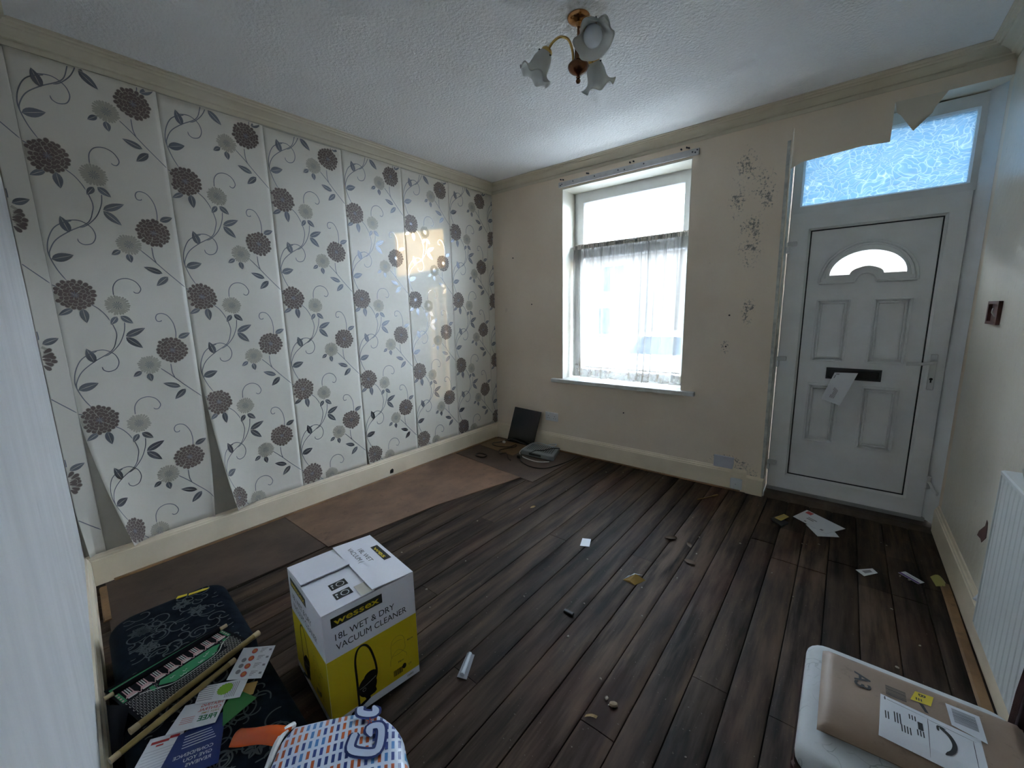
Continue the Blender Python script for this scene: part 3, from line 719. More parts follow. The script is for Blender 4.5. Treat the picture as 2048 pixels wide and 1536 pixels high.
MB().bbox(2.911, 3.169, YF + .010, YF + .022, .904, .952, .003).build('letter_flap', M_BLACK, lpo)
hp = MB().bbox(3.392, 3.424, YF - .010, YF + .001, .862, 1.082, .004).build('handle_plate', M_WPLAS, door)
MB().tube([(3.409, YF - .008, 1.040), (3.410, YF - .035, 1.038), (3.400, YF - .048, 1.033), (3.36, YF - .050, 1.024), (3.285, YF - .048, 1.018)], [.011, .011, .0105, .009, .008], 10).build('handle_lever', M_WPLAS, hp, True)
MB().poly([ell(3.407, .930, .008, .008, 14)[0:14]], P3(YF - .0106), P3(YF - .009)).poly([rect(3.4035, 3.4105, .908, .930)], P3(YF - .0106), P3(YF - .009)).build('keyhole', M_BLACK, hp)
for z in (1.806, 1.016, .233):
    h_ = MB().bbox(2.606, 2.664, YF - .020, YF + .001, z - .016, z + .016, .004).build('hinge', M_WPLAS, door)
    MB().bbox(2.603, 2.622, YF - .022, YF - .001, z - .06, z - .014, .004).build('hinge_barrel', M_WPLAS, h_)
MB().add([(2.60, -.01, -.012), (W, .0, -.012), (W, .30, -.012), (2.60, .30, -.012), (2.60, .06, .012), (W, .075, .008), (W, .30, .022), (2.60, .30, .022)], [(0, 3, 2, 1), (4, 5, 6, 7), (0, 1, 5, 4), (1, 2, 6, 5), (2, 3, 7, 6), (3, 0, 4, 7)]).build('threshold', m_sheet('rotten threshold wood', (.03, .018, .012), (.11, .085, .06)), door)
MB().box(2.615, 3.475, YF - .012, YF + .06, .018, .040).build('weather_bar', mat('grimy bar', (.30, .30, .29), .5), door)
hk = thing('door_hook', 'small white hook fixed low at the latch side of the door', 'hook', (3.47, .06, .25))
MB().bbox(3.452, 3.474, .095, .112, .245, .325, .004).build('plate', M_WPLAS, hk)
MB().tube([(3.463, .10, .29), (3.468, .075, .288), (3.480, .04, .262), (3.493, .0, .250), (3.494, -.004, .262)], .007, 8).build('arm', M_WPLAS, hk, True)
# letter stuck in the letterbox
lt = thing('envelope', 'white window envelope hanging half out of the black letterbox', 'envelope', (2.97, .1, .73))
def lf(e): 
    A, B_, C_, D_ = Vector((2.944, YF + .008, .934)), Vector((3.066, YF + .008, .938)), Vector((2.990, YF - .062, .722)), Vector((2.886, YF - .056, .756))
    nn_ = (B_ - A).cross(D_ - A).normalized()
    return lambda u, v: tuple(A.lerp(B_, u).lerp(D_.lerp(C_, u), v) + nn_ * e + Vector((0, -.012 * math.sin(math.pi * v), 0)))
lb_ = MB(); f0 = lf(0)
lb_.grid(lambda u, v: f0(u, v), 4, 8); f1 = lf(-.003); lb_.grid(lambda u, v: f1(u, v), 4, 8); lb_.build('paper', M_WHITE, lt, smooth=180)
pr = MB(); f2 = lf(.0012 if lf(.1)(.5, .5)[1] < f0(.5, .5)[1] else -.0042)
for k in range(5): pr.poly([rect(.34 + .05 * k, .365 + .05 * k, .50 + .02 * k, .86)], f2)
pr.poly([rect(.1, .25, .04, .07)], f2); pr.poly([rect(.08, .12, .09, .2)], f2); pr.build('address_print', M_GREY, lt)

# ------------------------------------------------------------------ sockets and plates
def socket():
    s = thing('double_socket', 'white double wall socket under the window with cracked plaster around it', 'socket', (.737, 0, .292))
    MB().bbox(.662, .812, -.012, 0, .292, .380, .003).build('face_plate', M_WPLAS, s)
    for cx in (.700, .774):
        for dx, dz, w_, h_ in ((0, .014, .004, .009), (-.011, -.008, .008, .004), (.011, -.008, .008, .004)):
            MB().box(cx + dx - w_ / 2, cx + dx + w_ / 2, -.0128, -.011, .328 + dz - h_ / 2, .328 + dz + h_ / 2).build('pin_hole', M_BLACK, s)
        MB().bbox(cx - .008, cx + .008, -.0155, -.011, .358, .374, .002).build('switch', M_WPLAS, s)
socket()
bp = thing('blank_plate', 'pale grey blanking plate on the wall above the skirting', 'wall plate', (2.33, 0, .16))
MB().bbox(2.262, 2.402, -.016, 0, .162, .254, .003).build('plate', mat('grey lilac plastic', (.50, .50, .54), .4), bp)
for z in (.172, .240): MB().tube([(2.332, -.015, z), (2.332, -.0175, z)], .004, 8).build('screw', M_METAL, bp)
jb = thing('junction_box', 'small white junction box fixed on the skirting by the door', 'junction box', (2.43, -.02, .018))
MB().bbox(2.392, 2.471, -.044, -.0195, .018, .102, .005).build('box_body', M_WPLAS, jb); MB().tube([(2.43, -.043, .06), (2.43, -.046, .06)], .004, 8).build('screw', M_METAL, jb)
tag(MB().tube([(2.375, -.006, .27), (2.41, -.010, .22), (2.40, -.014, .17), (2.395, -.026, .12), (2.40, -.030, .10)], .004, 6).build('flex_cable', M_CREAM), 'painted over cable running from wall plate to junction box', 'cable')
# empty switch box in the right wall
sb = thing('switch_box', 'empty red brown switch box left open in the white side wall', 'switch box', (W, -.42, 1.28))
sbm = MB()
YA, YB, ZA, ZB2 = -.525, -.338, 1.280, 1.388
def tri(y, z, x): return (x, y, z)
O = [(YA, ZA), (YB, ZA), (YB, ZB2), (YA, ZB2)]; I = [(YA + .02, ZA + .014), (YB - .02, ZA + .014), (YB - .02, ZB2 - .014), (YA + .02, ZB2 - .014)]
vs = [(W + .002, *p) for p in O] + [(W - .014, *p) for p in O] + [(W - .014, *p) for p in I] + [(W - .001, *p) for p in I]
fs = [(k * 4 + i, k * 4 + (i + 1) % 4, (k + 1) * 4 + (i + 1) % 4, (k + 1) * 4 + i) for k in range(3) for i in range(4)] + [(12, 13, 14, 15)]
MB().add(vs, fs).build('metal_box', mat('red brown rusty metal', (.13, .045, .032), .5, var=(30, (.05, .02, .018), .7)), sb)
MB().tube([(W - .003, -.45, 1.315), (W - .012, -.43, 1.335), (W - .006, -.405, 1.352)], .004, 6).build('loose_wire', mat('grey wire', (.55, .52, .47), .5), sb)
MB().poly([[(-.885, .465), (-.868, .470), (-.86, .44), (-.79, .385), (-.775, .358), (-.83, .366), (-.85, .358), (-.90, .402), (-.895, .44)]], lambda u, v: (W - .0012, u, v), lambda u, v: (W + .001, u, v)).build('plaster_chip', mat('exposed brick', (.10, .045, .032), .9), bpy.data.objects['wall_right'])

# ------------------------------------------------------------------ radiator
rd = thing('radiator', 'white ribbed panel radiator on the side wall', 'radiator', (3.47, -1.9, .25))
Y0, Y1, Z0, Z1 = -2.42, -1.352, .25, .815
def radf(u, v):
    y = Y0 + (Y1 - Y0) * u; z = Z0 + (Z1 - Z0) * v
    e = FL((v - .02) / .05) * FL((.98 - v) / .05) * FL(u / .02) * FL((1 - u) / .02)
    return (3.430 + .009 * e * (.5 + .5 * math.cos(2 * math.pi * 27 * u)), y, z)
MB().grid(radf, 324, 24).build('ribbed_panel', M_RAD, rd, smooth=60)
MB().box(3.432, 3.437, Y0, Y1, Z0, Z1).box(3.478, 3.484, Y0, Y1, Z0 + .02, Z1 - .02).build('back_panel', M_RAD, rd)
tg = MB().bbox(3.426, 3.486, Y0 - .004, Y1 + .004, Z1 - .004, Z1 + .014, .004)
tg.build('top_cap', M_RAD, rd); MB().bbox(3.428, 3.486, Y1 - .002, Y1 + .006, Z0 + .005, Z1, .002).build('side_panel', M_RAD, rd)
for y in (-2.2, -1.6): MB().box(3.483, 3.521, y - .02, y + .02, .35, .74).build('bracket', M_METAL, rd)
MB().tube([(3.455, -1.50, .825), (3.455, -1.50, .845), (3.46, -1.46, .85), (3.47, -1.40, .85)], .012, 10).build('air_vent', mat('brushed valve metal', (.5, .48, .42), .35, 1.0), rd, True)

# ------------------------------------------------------------------ ceiling light
LX, LY = 1.937, -1.589
lm = thing('ceiling_light', 'three arm brass ceiling light with frosted frilled glass shades', 'ceiling light', (LX, LY, 2.40))
MB().lathe([(.0, 0), (.048, 0), (.050, -.004), (.048, -.010), (.041, -.017), (.029, -.022), (.014, -.025), (.010, -.034), (.008, -.042), (0, -.042)], (LX, LY, H), n=28).build('ceiling_rose', mat('coppery brass', (.50, .25, .10), .2, 1.0), lm, True)
MB().lathe([(.006, -.04), (.006, -.105), (.011, -.108), (.012, -.115), (.016, -.12), (.017, -.175), (.020, -.18)], (LX, LY, H), n=16).build('stem', M_DKBR, lm, True)
MB().lathe([(.020, -.175), (.036, -.182), (.046, -.192), (.047, -.199), (.040, -.213), (.026, -.224), (.012, -.230), (.006, -.236), (.010, -.241), (.006, -.246), (.010, -.252), (.011, -.257), (.007, -.264), (0, -.266)], (LX, LY, H), n=28).build('lower_bowl', M_DKBR, lm, True)
tocam = Vector((2.981 - LX, -3.387 - LY, 0)).normalized(); rgt = Vector((-tocam.y, tocam.x, 0)) * 1.0
if rgt.dot(_r) < 0: rgt = -rgt
for ang in (174, -72, 60):     # measured from picture right, towards the camera negative
    q = math.radians(ang); d = rgt * math.cos(q) - tocam * math.sin(q)
    A = Vector((LX, LY, 0)); zc = H
    def at(r, z): return A + d * r + Vector((0, 0, zc + z))
    path = bez([at(.022, -.185), at(.026, -.13), at(.045, -.082), at(.080, -.066), at(.113, -.080), at(.136, -.108)], 6)
    arm = MB().tube(path, .0055, 10).build('arm', M_BRASS, lm, True)
    dirn = (at(.185, -.185) - at(.136, -.108)).normalized(); c0 = at(.134, -.102)
    MB().lathe([(.006, 0), (.018, .002), (.026, .010), (.028, .022), (.0285, .034), (.026, .034), (.024, .020), (.0, .012)], c0, dirn, 20).build('shade_cup', M_BRASS, arm, True)
    for s_ in (0, 2.1, 4.2):
        a_ = dirn.cross(Vector((0, 0, 1))).normalized(); b_ = dirn.cross(a_); e_ = a_ * math.cos(s_) + b_ * math.sin(s_); p_ = c0 + dirn * .027
        MB().tube([p_ + e_ * .026, p_ + e_ * .037], .0035, 6).build('grub_screw', M_BLACK, arm)
    def wv(k, q_, r, h):
        f = max(0, (k - 3)) / 5.0; s_ = math.cos(6 * q_); return (r * (1 + .10 * f * f * s_), h - .011 * f * f * s_)
    PRF = [(.025, .022), (.033, .036), (.039, .055), (.041, .074), (.043, .090), (.048, .102), (.057, .113), (.068, .121), (.077, .125)]
    sh = MB().lathe(PRF, c0, dirn, 60, False, wv).build('glass_shade', M_FROST, arm, smooth=180)
    sm = sh.modifiers.new('thickness', 'SOLIDIFY'); sm.thickness = .003
    if ang == -72:
        MB().lathe([(.0, .022), (.014, .024), (.014, .050), (.022, .060), (.036, .082), (.039, .102), (.034, .122), (.019, .136), (0, .140)], c0, dirn, 24).build('light_bulb', M_BULB, arm, True)
    else:
        MB().lathe([(.0, .022), (.014, .024), (.015, .055), (.011, .060), (0, .060)], c0, dirn, 16).build('lamp_holder', M_BLACK, arm, True)

# ------------------------------------------------------------------ vacuum cleaner carton
random.seed(11)
EA = Vector((.1307, .9914, 0)); EB = Vector((.9914, -.1307, 0)); BA, BB, BH = .332, .367, .427
P0 = Vector((1.392, -2.830, .001)); P1 = P0 + EA * BA; P3_ = P0 + EB * BB; P2 = P3_ + EA * BA; UPZ = Vector((0, 0, 1))
bx = thing('carton', 'white and yellow wet and dry vacuum cleaner carton standing on the floor', 'box', tuple((P0 + P2) / 2))
bm_ = MB()
for a, b in ((P0, P3_), (P3_, P2), (P2, P1), (P1, P0)):
    n_ = (b - a).cross(UPZ).normalized() * -.004
    bm_.add([tuple(a), tuple(b), tuple(b + UPZ * BH), tuple(a + UPZ * BH), tuple(a + n_), tuple(b + n_), tuple(b + n_ + UPZ * BH), tuple(a + n_ + UPZ * BH)], [(0, 1, 2, 3), (7, 6, 5, 4), (3, 2, 6, 7), (0, 4, 5, 1)])
bm_.add([tuple(p + UPZ * .003) for p in (P0, P3_, P2, P1)], [(0, 1, 2, 3)])
bm_.build('carton_body', M_BOXW, bx)
topf = plane(P0 + UPZ * BH, EB, EA)      # u along b, v along a
def flap(name, u0, u1, v0, v1, z, tilt=0.0, ax='u'):
    def f(e): 
        g = topf(e)
        def h(u, v):
            p = Vector(g(u, v)); k = (u - u0) / (u1 - u0) if ax == 'u' else (v - v0) / (v1 - v0); return tuple(p + UPZ * (z + tilt * k))
        return h
    o_ = MB().poly([rect(u0, u1, v0, v1)], f(0), f(-.0035)).build(name, M_BOXW, bx); return o_, f
fa, ff = flap('top_flap', .0, BB, BA * .52, BA, .0125, -.0087, 'v')
fb, fg = flap('top_flap', .0, BB * .455, .0, BA * .525, .0045, .012)
fc, fh = flap('top_flap', BB * .44, BB, .0, BA * .545, .0038, .003, 'v')
pr = MB(); f = ff(.0005); pr.poly([rect(.10, .225, .288, .318)], f); pr.build('flap_brand_strip', M_PBLK, fa)
pr = MB(); f = ff(.0009); put_text(pr, 'wes', f, .112, .2925, .019, bold=.02, width=.095); pr.build('flap_brand_text', M_YEL, fa)
pr = MB(); f = ff(.0005); put_text(pr, '18L WET', f, .085, .240, .019, width=.112); put_text(pr, 'VACUUM (', f, .055, .209, .019, width=.128); pr.build('flap_text', M_PBLK, fa)
pr = MB(); f = fh(.0006)
for (u, v) in ((.225, .072), (.285, .066)): pr.poly([rect(u, u + .040, v, v + .058)], f)
pr.build('icon_print', M_PBLK, fc)
pr = MB(); f = fh(.0010)
for (u, v) in ((.225, .072), (.285, .066)):
    for q in ribbon2d([(u + .020 + .013 * math.cos(t), v + .036 + .013 * math.sin(t)) for t in [k * .7 for k in range(10)]], .003, 3): pr.poly([q], f)
    pr.poly([rect(u + .008, u + .016, v + .006, v + .014)], f); pr.poly([rect(u + .02, u + .032, v + .006, v + .010)], f)
pr.build('icon_lines', M_WHITE, fc)
MB().poly([rect(.30, .366, .135, .205)], lambda u, v: tuple(Vector(topf(.0062)(u, v)) + UPZ * .002), lambda u, v: tuple(Vector(topf(.0058)(u, v)) + UPZ * .0018)).build('torn_tape', mat('clear tape', (.60, .57, .50), .15), bx)
def carton_face(nm, O, U, wd, full):
    pf = plane(O, U, UPZ)
    s_ = MB(); s_.poly([rect(.0005, wd - .0005, .030, .258)], pf(.0006)); s_.build('yellow_band', M_YEL, bx)
    s_ = MB(); s_.poly([rect(.027, .205, .372, .407)], pf(.0006)); s_.build('brand_strip', M_PBLK, bx)
    s_ = MB(); put_text(s_, 'wessex', pf(.0011), .036, .3795, .024, bold=.018, width=.158); s_.build('brand_text', M_YEL, bx)
    s_ = MB(); put_text(s_, '18L WET & DRY', pf(.0008), .036, .322, .024, width=.212); put_text(s_, 'VACUUM CLEANER', pf(.0008), .036, .285, .024, width=.258); s_.build('product_text', M_PBLK, bx)
    s_ = MB()
    for q in ribbon2d([(.092, .018), (.092, .13), (.092, .205), (.103, .243), (.125, .250), (.145, .225), (.160, .165), (.163, .115), (.152, .085)], .0075, 8): s_.poly([q], pf(.0011))
    s_.poly([ell(.127, .083, .034, .040, 26)], pf(.0012)); s_.poly([ell(.140, .118, .024, .018, 18)], pf(.00115)); s_.poly([[(.112, .05), (.155, .062), (.158, .046), (.150, .040), (.118, .036)]], pf(.0011))
    s_.poly([[(.060, .006), (.070, .006), (.134, .030), (.132, .040), (.098, .030), (.064, .017)]], pf(.0013)); s_.build('vacuum_picture', M_PBLK, bx)
    s_ = MB()
    for q in ribbon2d([(.098, .088), (.118, .090), (.150, .100), (.160, .104)], .002): s_.poly([q], pf(.0016))
    for q in ribbon2d([(.114 + .006 * math.cos(t), .077 + .006 * math.sin(t)) for t in [k * .8 for k in range(9)]], .0015, 2): s_.poly([q], pf(.0016))
    s_.build('picture_highlights', M_LG, bx)
    s_ = MB(); dk = M_PBLK
    for q in ribbon2d([(.222, .13), (.222, .165), (.228, .195), (.250, .207), (.272, .195), (.278, .165), (.276, .14), (.25, .132), (.224, .135)], .0008): s_.poly([q], pf(.001))
    for q in ribbon2d([(.228, .18), (.25, .188), (.272, .18)], .0008): s_.poly([q], pf(.001))
    for q in ribbon2d([(.216, .10), (.222, .13), (.25, .15), (.28, .12), (.282, .105)], .0008): s_.poly([q], pf(.001))
    put_text(s_, '42cm', pf(.001), .288, .163, .008, bold=.01); put_text(s_, '34cm', pf(.001), .246, .094, .008, bold=.01)
    x = .226
    for k in range(14):
        b_ = random.choice((.001, .0016, .0024)); s_.poly([rect(x, x + b_, .048, .072)], pf(.0013)); x += b_ + random.choice((.0008, .0014))
    s_.poly([ell(.270, .068, .008, .011, 14)], pf(.001)); put_text(s_, 'CE', pf(.001), .287, .060, .008); put_text(s_, '15002', pf(.001), .280, .012, .008)
    s_.build('small_print', M_PBLK, bx)
carton_face('front', P3_, EA, BA, True); carton_face('side', P0, EB, BB, False)

# ------------------------------------------------------------------ navy cushions
def rrect(cx, cy, hx, hy, r, rot, z, n=5):
    pts = []
    for sx, sy, a0 in ((1, 1, 0), (-1, 1, 90), (-1, -1, 180), (1, -1, 270)):
        for k in range(n + 1):
            a = math.radians(a0 + 90 * k / n); pts.append((sx * (hx - r) + r * math.cos(a), sy * (hy - r) + r * math.sin(a)))
    c, s = math.cos(rot), math.sin(rot)
    return [(cx + x * c - y * s, cy + x * s + y * c, z) for x, y in pts]
def pillow(mb, cx, cy, hx, hy, rot, z0, z1, r, crown=0.0, rc=None):
    rc = rc or r; L = []
    for k in range(7):
        a = math.pi / 2 * k / 6; d = r * (1 - math.sin(a)); L.append(rrect(cx, cy, hx - d, hy - d, max(.004, rc - d * .4), rot, z0 + r * (1 - math.cos(a))))
    for k in range(7):
        a = math.pi / 2 * k / 6; d = r * (1 - math.cos(a)); L.append(rrect(cx, cy, hx - d, hy - d, max(.004, rc - d * .4), rot, z1 - r + r * math.sin(a)))
    for t in (.75, .5, .25, .08): L.append(rrect(cx, cy, (hx - r) * t, (hy - r) * t, max(.002, rc * .5 * t), rot, z1 + crown * (1 - t * t)))
    return mb.loft(L)
def cushion(cx, cy, hx, hy, z1, label, seed):
    c_ = thing('sofa_cushion', label, 'cushion', (cx, cy, .005))
    pillow(MB(), cx, cy, hx, hy, NS, .005, z1, .055, 0, .07).build('cushion_pad', M_NAVY, c_, smooth=180)
    rn = random.Random(seed); s_ = MB(); co, si = math.cos(NS), math.sin(NS)
    f = lambda x, y: (cx + x * co - y * si, cy + x * si + y * co, z1 + .0009)
    ok = lambda q: all(abs(x) < hx - .045 and abs(y) < hy - .045 for x, y in q)
    for k in range(64):
        x, y = rn.uniform(-hx + .05, hx - .05), rn.uniform(-hy + .05, hy - .05); a = rn.uniform(0, 6.28); R_ = rn.uniform(.02, .05); sg = rn.choice((-1, 1))
        pts = [(x + R_ * (1 - t * .09) * math.cos(a + sg * t * .62), y + R_ * (1 - t * .09) * math.sin(a + sg * t * .62)) for t in range(9)]
        for q in ribbon2d(pts, .0045, 4):
            if ok(q): s_.poly([q], f)
    for k in range(5):
        x, y = rn.uniform(-hx + .08, hx - .08), rn.uniform(-hy + .08, hy - .08)
        for j in range(7):
            a = j * .9; 
            for q in leafp((x + .006 * math.cos(a), y + .006 * math.sin(a)), (x + .034 * math.cos(a), y + .034 * math.sin(a)), .018):
                if ok(q): s_.poly([q], f)
    s_.build('scroll_pattern', M_SCROLL, c_)
    return c_
cushion(1.085, -3.120, .285, .196, .200, 'navy scroll patterned sofa cushion under the embroidered hanging', 1)
cushion(1.668, -3.160, .290, .196, .200, 'navy scroll patterned sofa cushion under the leaflets by the carrier bag', 2)
ys = thing('yellow_strap', 'torn yellow plastic strap draped on the far edge of the navy cushion', 'strap', (.85, -3.0, .2))
MB().poly([[(.838, -3.075), (.852, -3.085), (.862, -3.05), (.850, -3.045)]], lambda u, v: (u, v, .2025), lambda u, v: (u, v, .201)).poly([[(.856, -3.04), (.868, -3.045), (.884, -2.985), (.878, -2.972), (.868, -2.99)]], lambda u, v: (u, v, .203), lambda u, v: (u, v, .201)).build('strap', M_YEL, ys)

# ------------------------------------------------------------------ embroidered wall hanging and canes
TQ = [Vector((1.236, -3.340, 0)), Vector((1.197, -3.030, 0)), Vector((1.372, -2.985, 0)), Vector((1.452, -3.292, 0))]
def tq(z): return lambda u, v: tuple(TQ[0].lerp(TQ[1], u).lerp(TQ[3].lerp(TQ[2], u), v) + Vector((0, 0, z)))
wh = thing('wall_hanging', 'black velvet wall hanging with green and white embroidered mosque arches', 'wall hanging', (1.32, -3.17, .2))
MB().poly([[(-.02, -.06), (1.03, -.06), (1.03, 1.06), (-.02, 1.06)]], tq(.2035), tq(.2015)).build('velvet_cloth', M_VELVET, wh)
M_EMW = mat('cream thread', (.50, .47, .42), .8); M_EMG = mat('green thread', (.02, .19, .07), .8); M_EMP = mat('pink thread', (.48, .28, .27), .8)
e1, e2, e3 = MB(), MB(), MB(); f = tq(.2044); g = tq(.2048)
for k in range(8):
    u = .085 + .118 * k
    for d, mb in ((-.030, e3), (-.012, e1), (.006, e1), (.024, e3)): mb.poly([rect(u + d, u + d + .010, .05, .40)], f)
    e3.poly([[(u - .05, .40), (u + .055, .40), (u + .03, .33), (u - .025, .33)]], f); e1.poly([rect(u - .035, u + .04, .40, .425)], f)
    if k < 7: 
        for q in ribbon2d([(u + .03, .34), (u + .045, .40), (u + .059, .44), (u + .073, .40), (u + .088, .34)], .008): e3.poly([q], g)
e2.poly([rect(0, 1, .0, .03)], f); e2.poly([rect(0, .035, .03, .45)], f); e2.poly([rect(.965, 1.0, .03, .45)], f); e1.poly([rect(.02, .99, .032, .046)], f)
rn = random.Random(5)
for k in range(6): 
    for u in (.012, .985): e3.poly([ell(u, .08 + .065 * k, .010, .018, 8)], g)
e2.poly([[(.30, .47), (.80, .47), (.86, .52), (.74, .70), (.36, .70), (.26, .55)]], f)
for k in range(26):
    u, v = rn.uniform(.33, .76), rn.uniform(.50, .67); h_ = rn.uniform(.03, .09)
    for q in ribbon2d([(u, v), (u + .012, v + h_ * .5), (u + .03, v + h_ * .1), (u + .045, v + h_ * .4)], .007, 4): e1.poly([q], g) if k % 3 == 0 else e2.poly([q], tq(.2052))
for q in ribbon2d([(.12, .47), (.24, .60), (.35, .725), (.55, .74), (.76, .72), (.88, .55), (.98, .47)], .012): e1.poly([q], g)
e2.poly([rect(.20, .235, .47, .60)], g); e2.poly([rect(.90, .935, .46, .52)], g)
for a in range(34):
    for b in range(9):
        u = .02 + a * .0288 + (b % 2) * .0144; v = .50 + b * .055
        inside = .26 < u < .86 and v < .74
        if inside or v > .985: continue
        for q in ribbon2d([(u + .0125 * math.cos(t), v + .024 * math.sin(t)) for t in (0, 1.26, 2.51, 3.77, 5.03, 6.28)], .0042, 1): e1.poly([q], f)
e1.build('cream_embroidery', M_EMW, wh); e2.build('green_embroidery', M_EMG, wh); e3.build('pink_embroidery', M_EMP, wh)
MB().grid(lambda u, v: (1.30 + .28 * u + .06 * v, -3.352 + NS * (.28 * u) - (-.05 + .06 * u) * v * .9, .206 + .010 * math.sin(6 * u) * math.sin(3.1 * v)), 14, 6).build('dark_fringe', M_VELVET, wh, smooth=180)
def cane(p0, p1, z0, z1, r, label):
    c_ = thing('bamboo_cane', label, 'cane', ((p0[0] + p1[0]) / 2, (p0[1] + p1[1]) / 2, min(z0, z1)))
    a, b = Vector((p0[0], p0[1], z0)), Vector((p1[0], p1[1], z1)); pts = []; rr = []
    for k in range(25):
        pts.append(a.lerp(b, k / 24)); rr.append(r * (1.12 if k in (8, 17) else 1.0))
    MB().tube(pts, rr, 10).build('cane_stem', M_BAMB, c_, True); d = (b - a).normalized()
    MB().tube([b - d * .02, b + d * .0015], r * 1.06, 10).build('cut_end', mat('pale cane end', (.42, .32, .18), .5), c_, True)
    MB().tube([a - d * .0015, a + d * .02], r * 1.06, 10).build('cut_end', mat('pale cane end', (.42, .32, .18), .5), c_, True)
MB().tube([(1.2688, -3.331, .211), (1.2218, -3.030, .211)], .009, 10).build('top_hem', M_VELVET, wh, True)
cane((1.272, -3.352), (1.218, -3.006), .210, .210, .0065, 'bamboo cane in the top hem of the velvet hanging')
cane((1.482, -3.322), (1.366, -2.945), .214, .214, .0095, 'bamboo cane in the lower hem of the velvet hanging')
cane((1.556, -3.372), (1.447, -3.048), .222, .222, .0085, 'loose bamboo cane lying across the paper leaflets')

# ------------------------------------------------------------------ leaflets
def leaflet(name, pts, z, mt, label, cat='leaflet'):
    l_ = thing(name, label, cat, (sum(p[0] for p in pts) / len(pts), sum(p[1] for p in pts) / len(pts), z))
    MB().poly([pts], lambda u, v: (u, v, z + .0009), lambda u, v: (u, v, z)).build('sheet', mt, l_); return l_
def quad(pts, z):
    A, B_, C_, D_ = [Vector((p[0], p[1], 0)) for p in pts]
    return lambda u, v: tuple(A.lerp(B_, u).lerp(D_.lerp(C_, u), v) + Vector((0, 0, z)))
zl = .2025
NQ = [(1.545, -3.290), (1.590, -3.222), (1.700, -3.275), (1.665, -3.372)]
l_ = leaflet('newspaper', NQ, zl, M_WHITE, 'white printed newsletter with red logo half under the blue leaflet'); s_ = MB(); f = quad(NQ, zl + .0014); h_ = MB()
h_.poly([rect(.12, .62, .10, .16)], f); h_.poly([rect(.3, .5, .19, .23)], f); h_.poly([rect(.62, .9, .05, .12)], f); h_.build('red_logo', M_RED, l_)
for k in range(9): s_.poly([rect(.08, .9, .30 + .07 * k, .315 + .07 * k)], f)
s_.build('text_lines', M_LG, l_)
BQ = [(1.600, -3.238), (1.618, -3.125), (1.775, -3.190), (1.715, -3.325)]
l_ = leaflet('leaflet', BQ, zl + .003, M_BLUE, 'navy blue leaflet printed reviews give you confidence'); s_ = MB()
pl_ = plane((1.752, -3.190, zl + .0048), Vector((-.50, -.86, 0)), Vector((-.86, .50, 0)))
pl_ = plane((1.765, -3.205, zl + .0046), Vector((-.44, -.90, 0)), Vector((.90, -.44, 0)))
fz = lambda u, v: tuple(Vector((1.688, -3.165, zl + .0046)) + Vector((-.42, -.907, 0)) * u + Vector((-.907, .42, 0)) * v)
for k, t_ in enumerate(('CONFIDENCE', 'GIVE YOU', 'REVIEWS')): put_text(s_, t_, fz, .008, -.030 - .017 * k, .0105, bold=.01)
for k in range(5): s_.poly([rect(.006 + .004 * k, .085, -.002 + .009 * k, .0005 + .009 * k)], fz)
s_.build('white_lettering', M_WHITE, l_)
GQ = [(1.566, -3.080), (1.650, -3.052), (1.672, -3.150), (1.600, -3.128)]
leaflet('green_card', GQ, zl + .006, M_GRN, 'plain bright green card poking out from the leaflets', 'card')
leaflet('envelope', [(1.552, -3.072), (1.585, -3.026), (1.625, -3.054), (1.60, -3.09)], zl + .0045, mat('manila paper', (.42, .25, .07), .6), 'small orange manila envelope beside the green card', 'envelope')
FQ = [(1.508, -3.200), (1.574, -3.108), (1.644, -3.160), (1.575, -3.262)]
l_ = leaflet('leaflet', FQ, zl + .009, M_WHITE, 'white leaflet offering free first time central heating'); s1, s2, s3 = MB(), MB(), MB()
fz = lambda u, v: tuple(Vector((1.632, -3.152, zl + .0105)) + Vector((-.58, -.815, 0)) * u + Vector((-.815, .58, 0)) * v)
put_text(s1, 'FREE', fz, .006, .004, .017, bold=.03); put_text(s3, 'FIRST TIME', fz, .006, .026, .007, bold=.01); put_text(s2, 'CENTRAL', fz, .004, .037, .010, bold=.015); put_text(s2, 'HEATING', fz, .004, .052, .010, bold=.015)
for k in range(4): s2.poly([rect(.066, .10, .006 + .006 * k, .0075 + .006 * k)], fz)
s1.build('green_lettering', mat('green ink', (.015, .16, .06), .5), l_); s2.build('red_lettering', M_RED, l_); s3.build('gold_lettering', mat('gold ink', (.35, .22, .04), .5), l_)
WQ = [(1.472, -3.150), (1.556, -3.042), (1.612, -3.086), (1.530, -3.182)]
l_ = leaflet('leaflet', WQ, zl + .012, M_WHITE, 'white leaflet with round lime green badge'); f = quad(WQ, zl + .0134)
MB().poly([[(1.543 + (.020 if k % 2 else .0225) * math.cos(k * math.pi / 16), -3.105 + (.020 if k % 2 else .0225) * math.sin(k * math.pi / 16)) for k in range(32)]], lambda u, v: (u, v, zl + .0136)).build('lime_badge', mat('lime ink', (.22, .42, .02), .5), l_)
s_ = MB(); 
for k in range(6): s_.poly([rect(.62 + .04 * k, .635 + .04 * k, .1, .9)], f)
for k in range(7): s_.poly([rect(.02, .35, .1 + .12 * k, .13 + .12 * k)], f)
s_.build('text_lines', M_GREY, l_)
MQ = [(1.408, -3.008), (1.486, -2.932), (1.594, -3.018), (1.512, -3.092)]
l_ = leaflet('takeaway_menu', MQ, zl + .015, M_WHITE, 'white takeaway menu with a row of round red pizzas', 'menu'); f = quad(MQ, zl + .0164)
s1, s2 = MB(), MB()
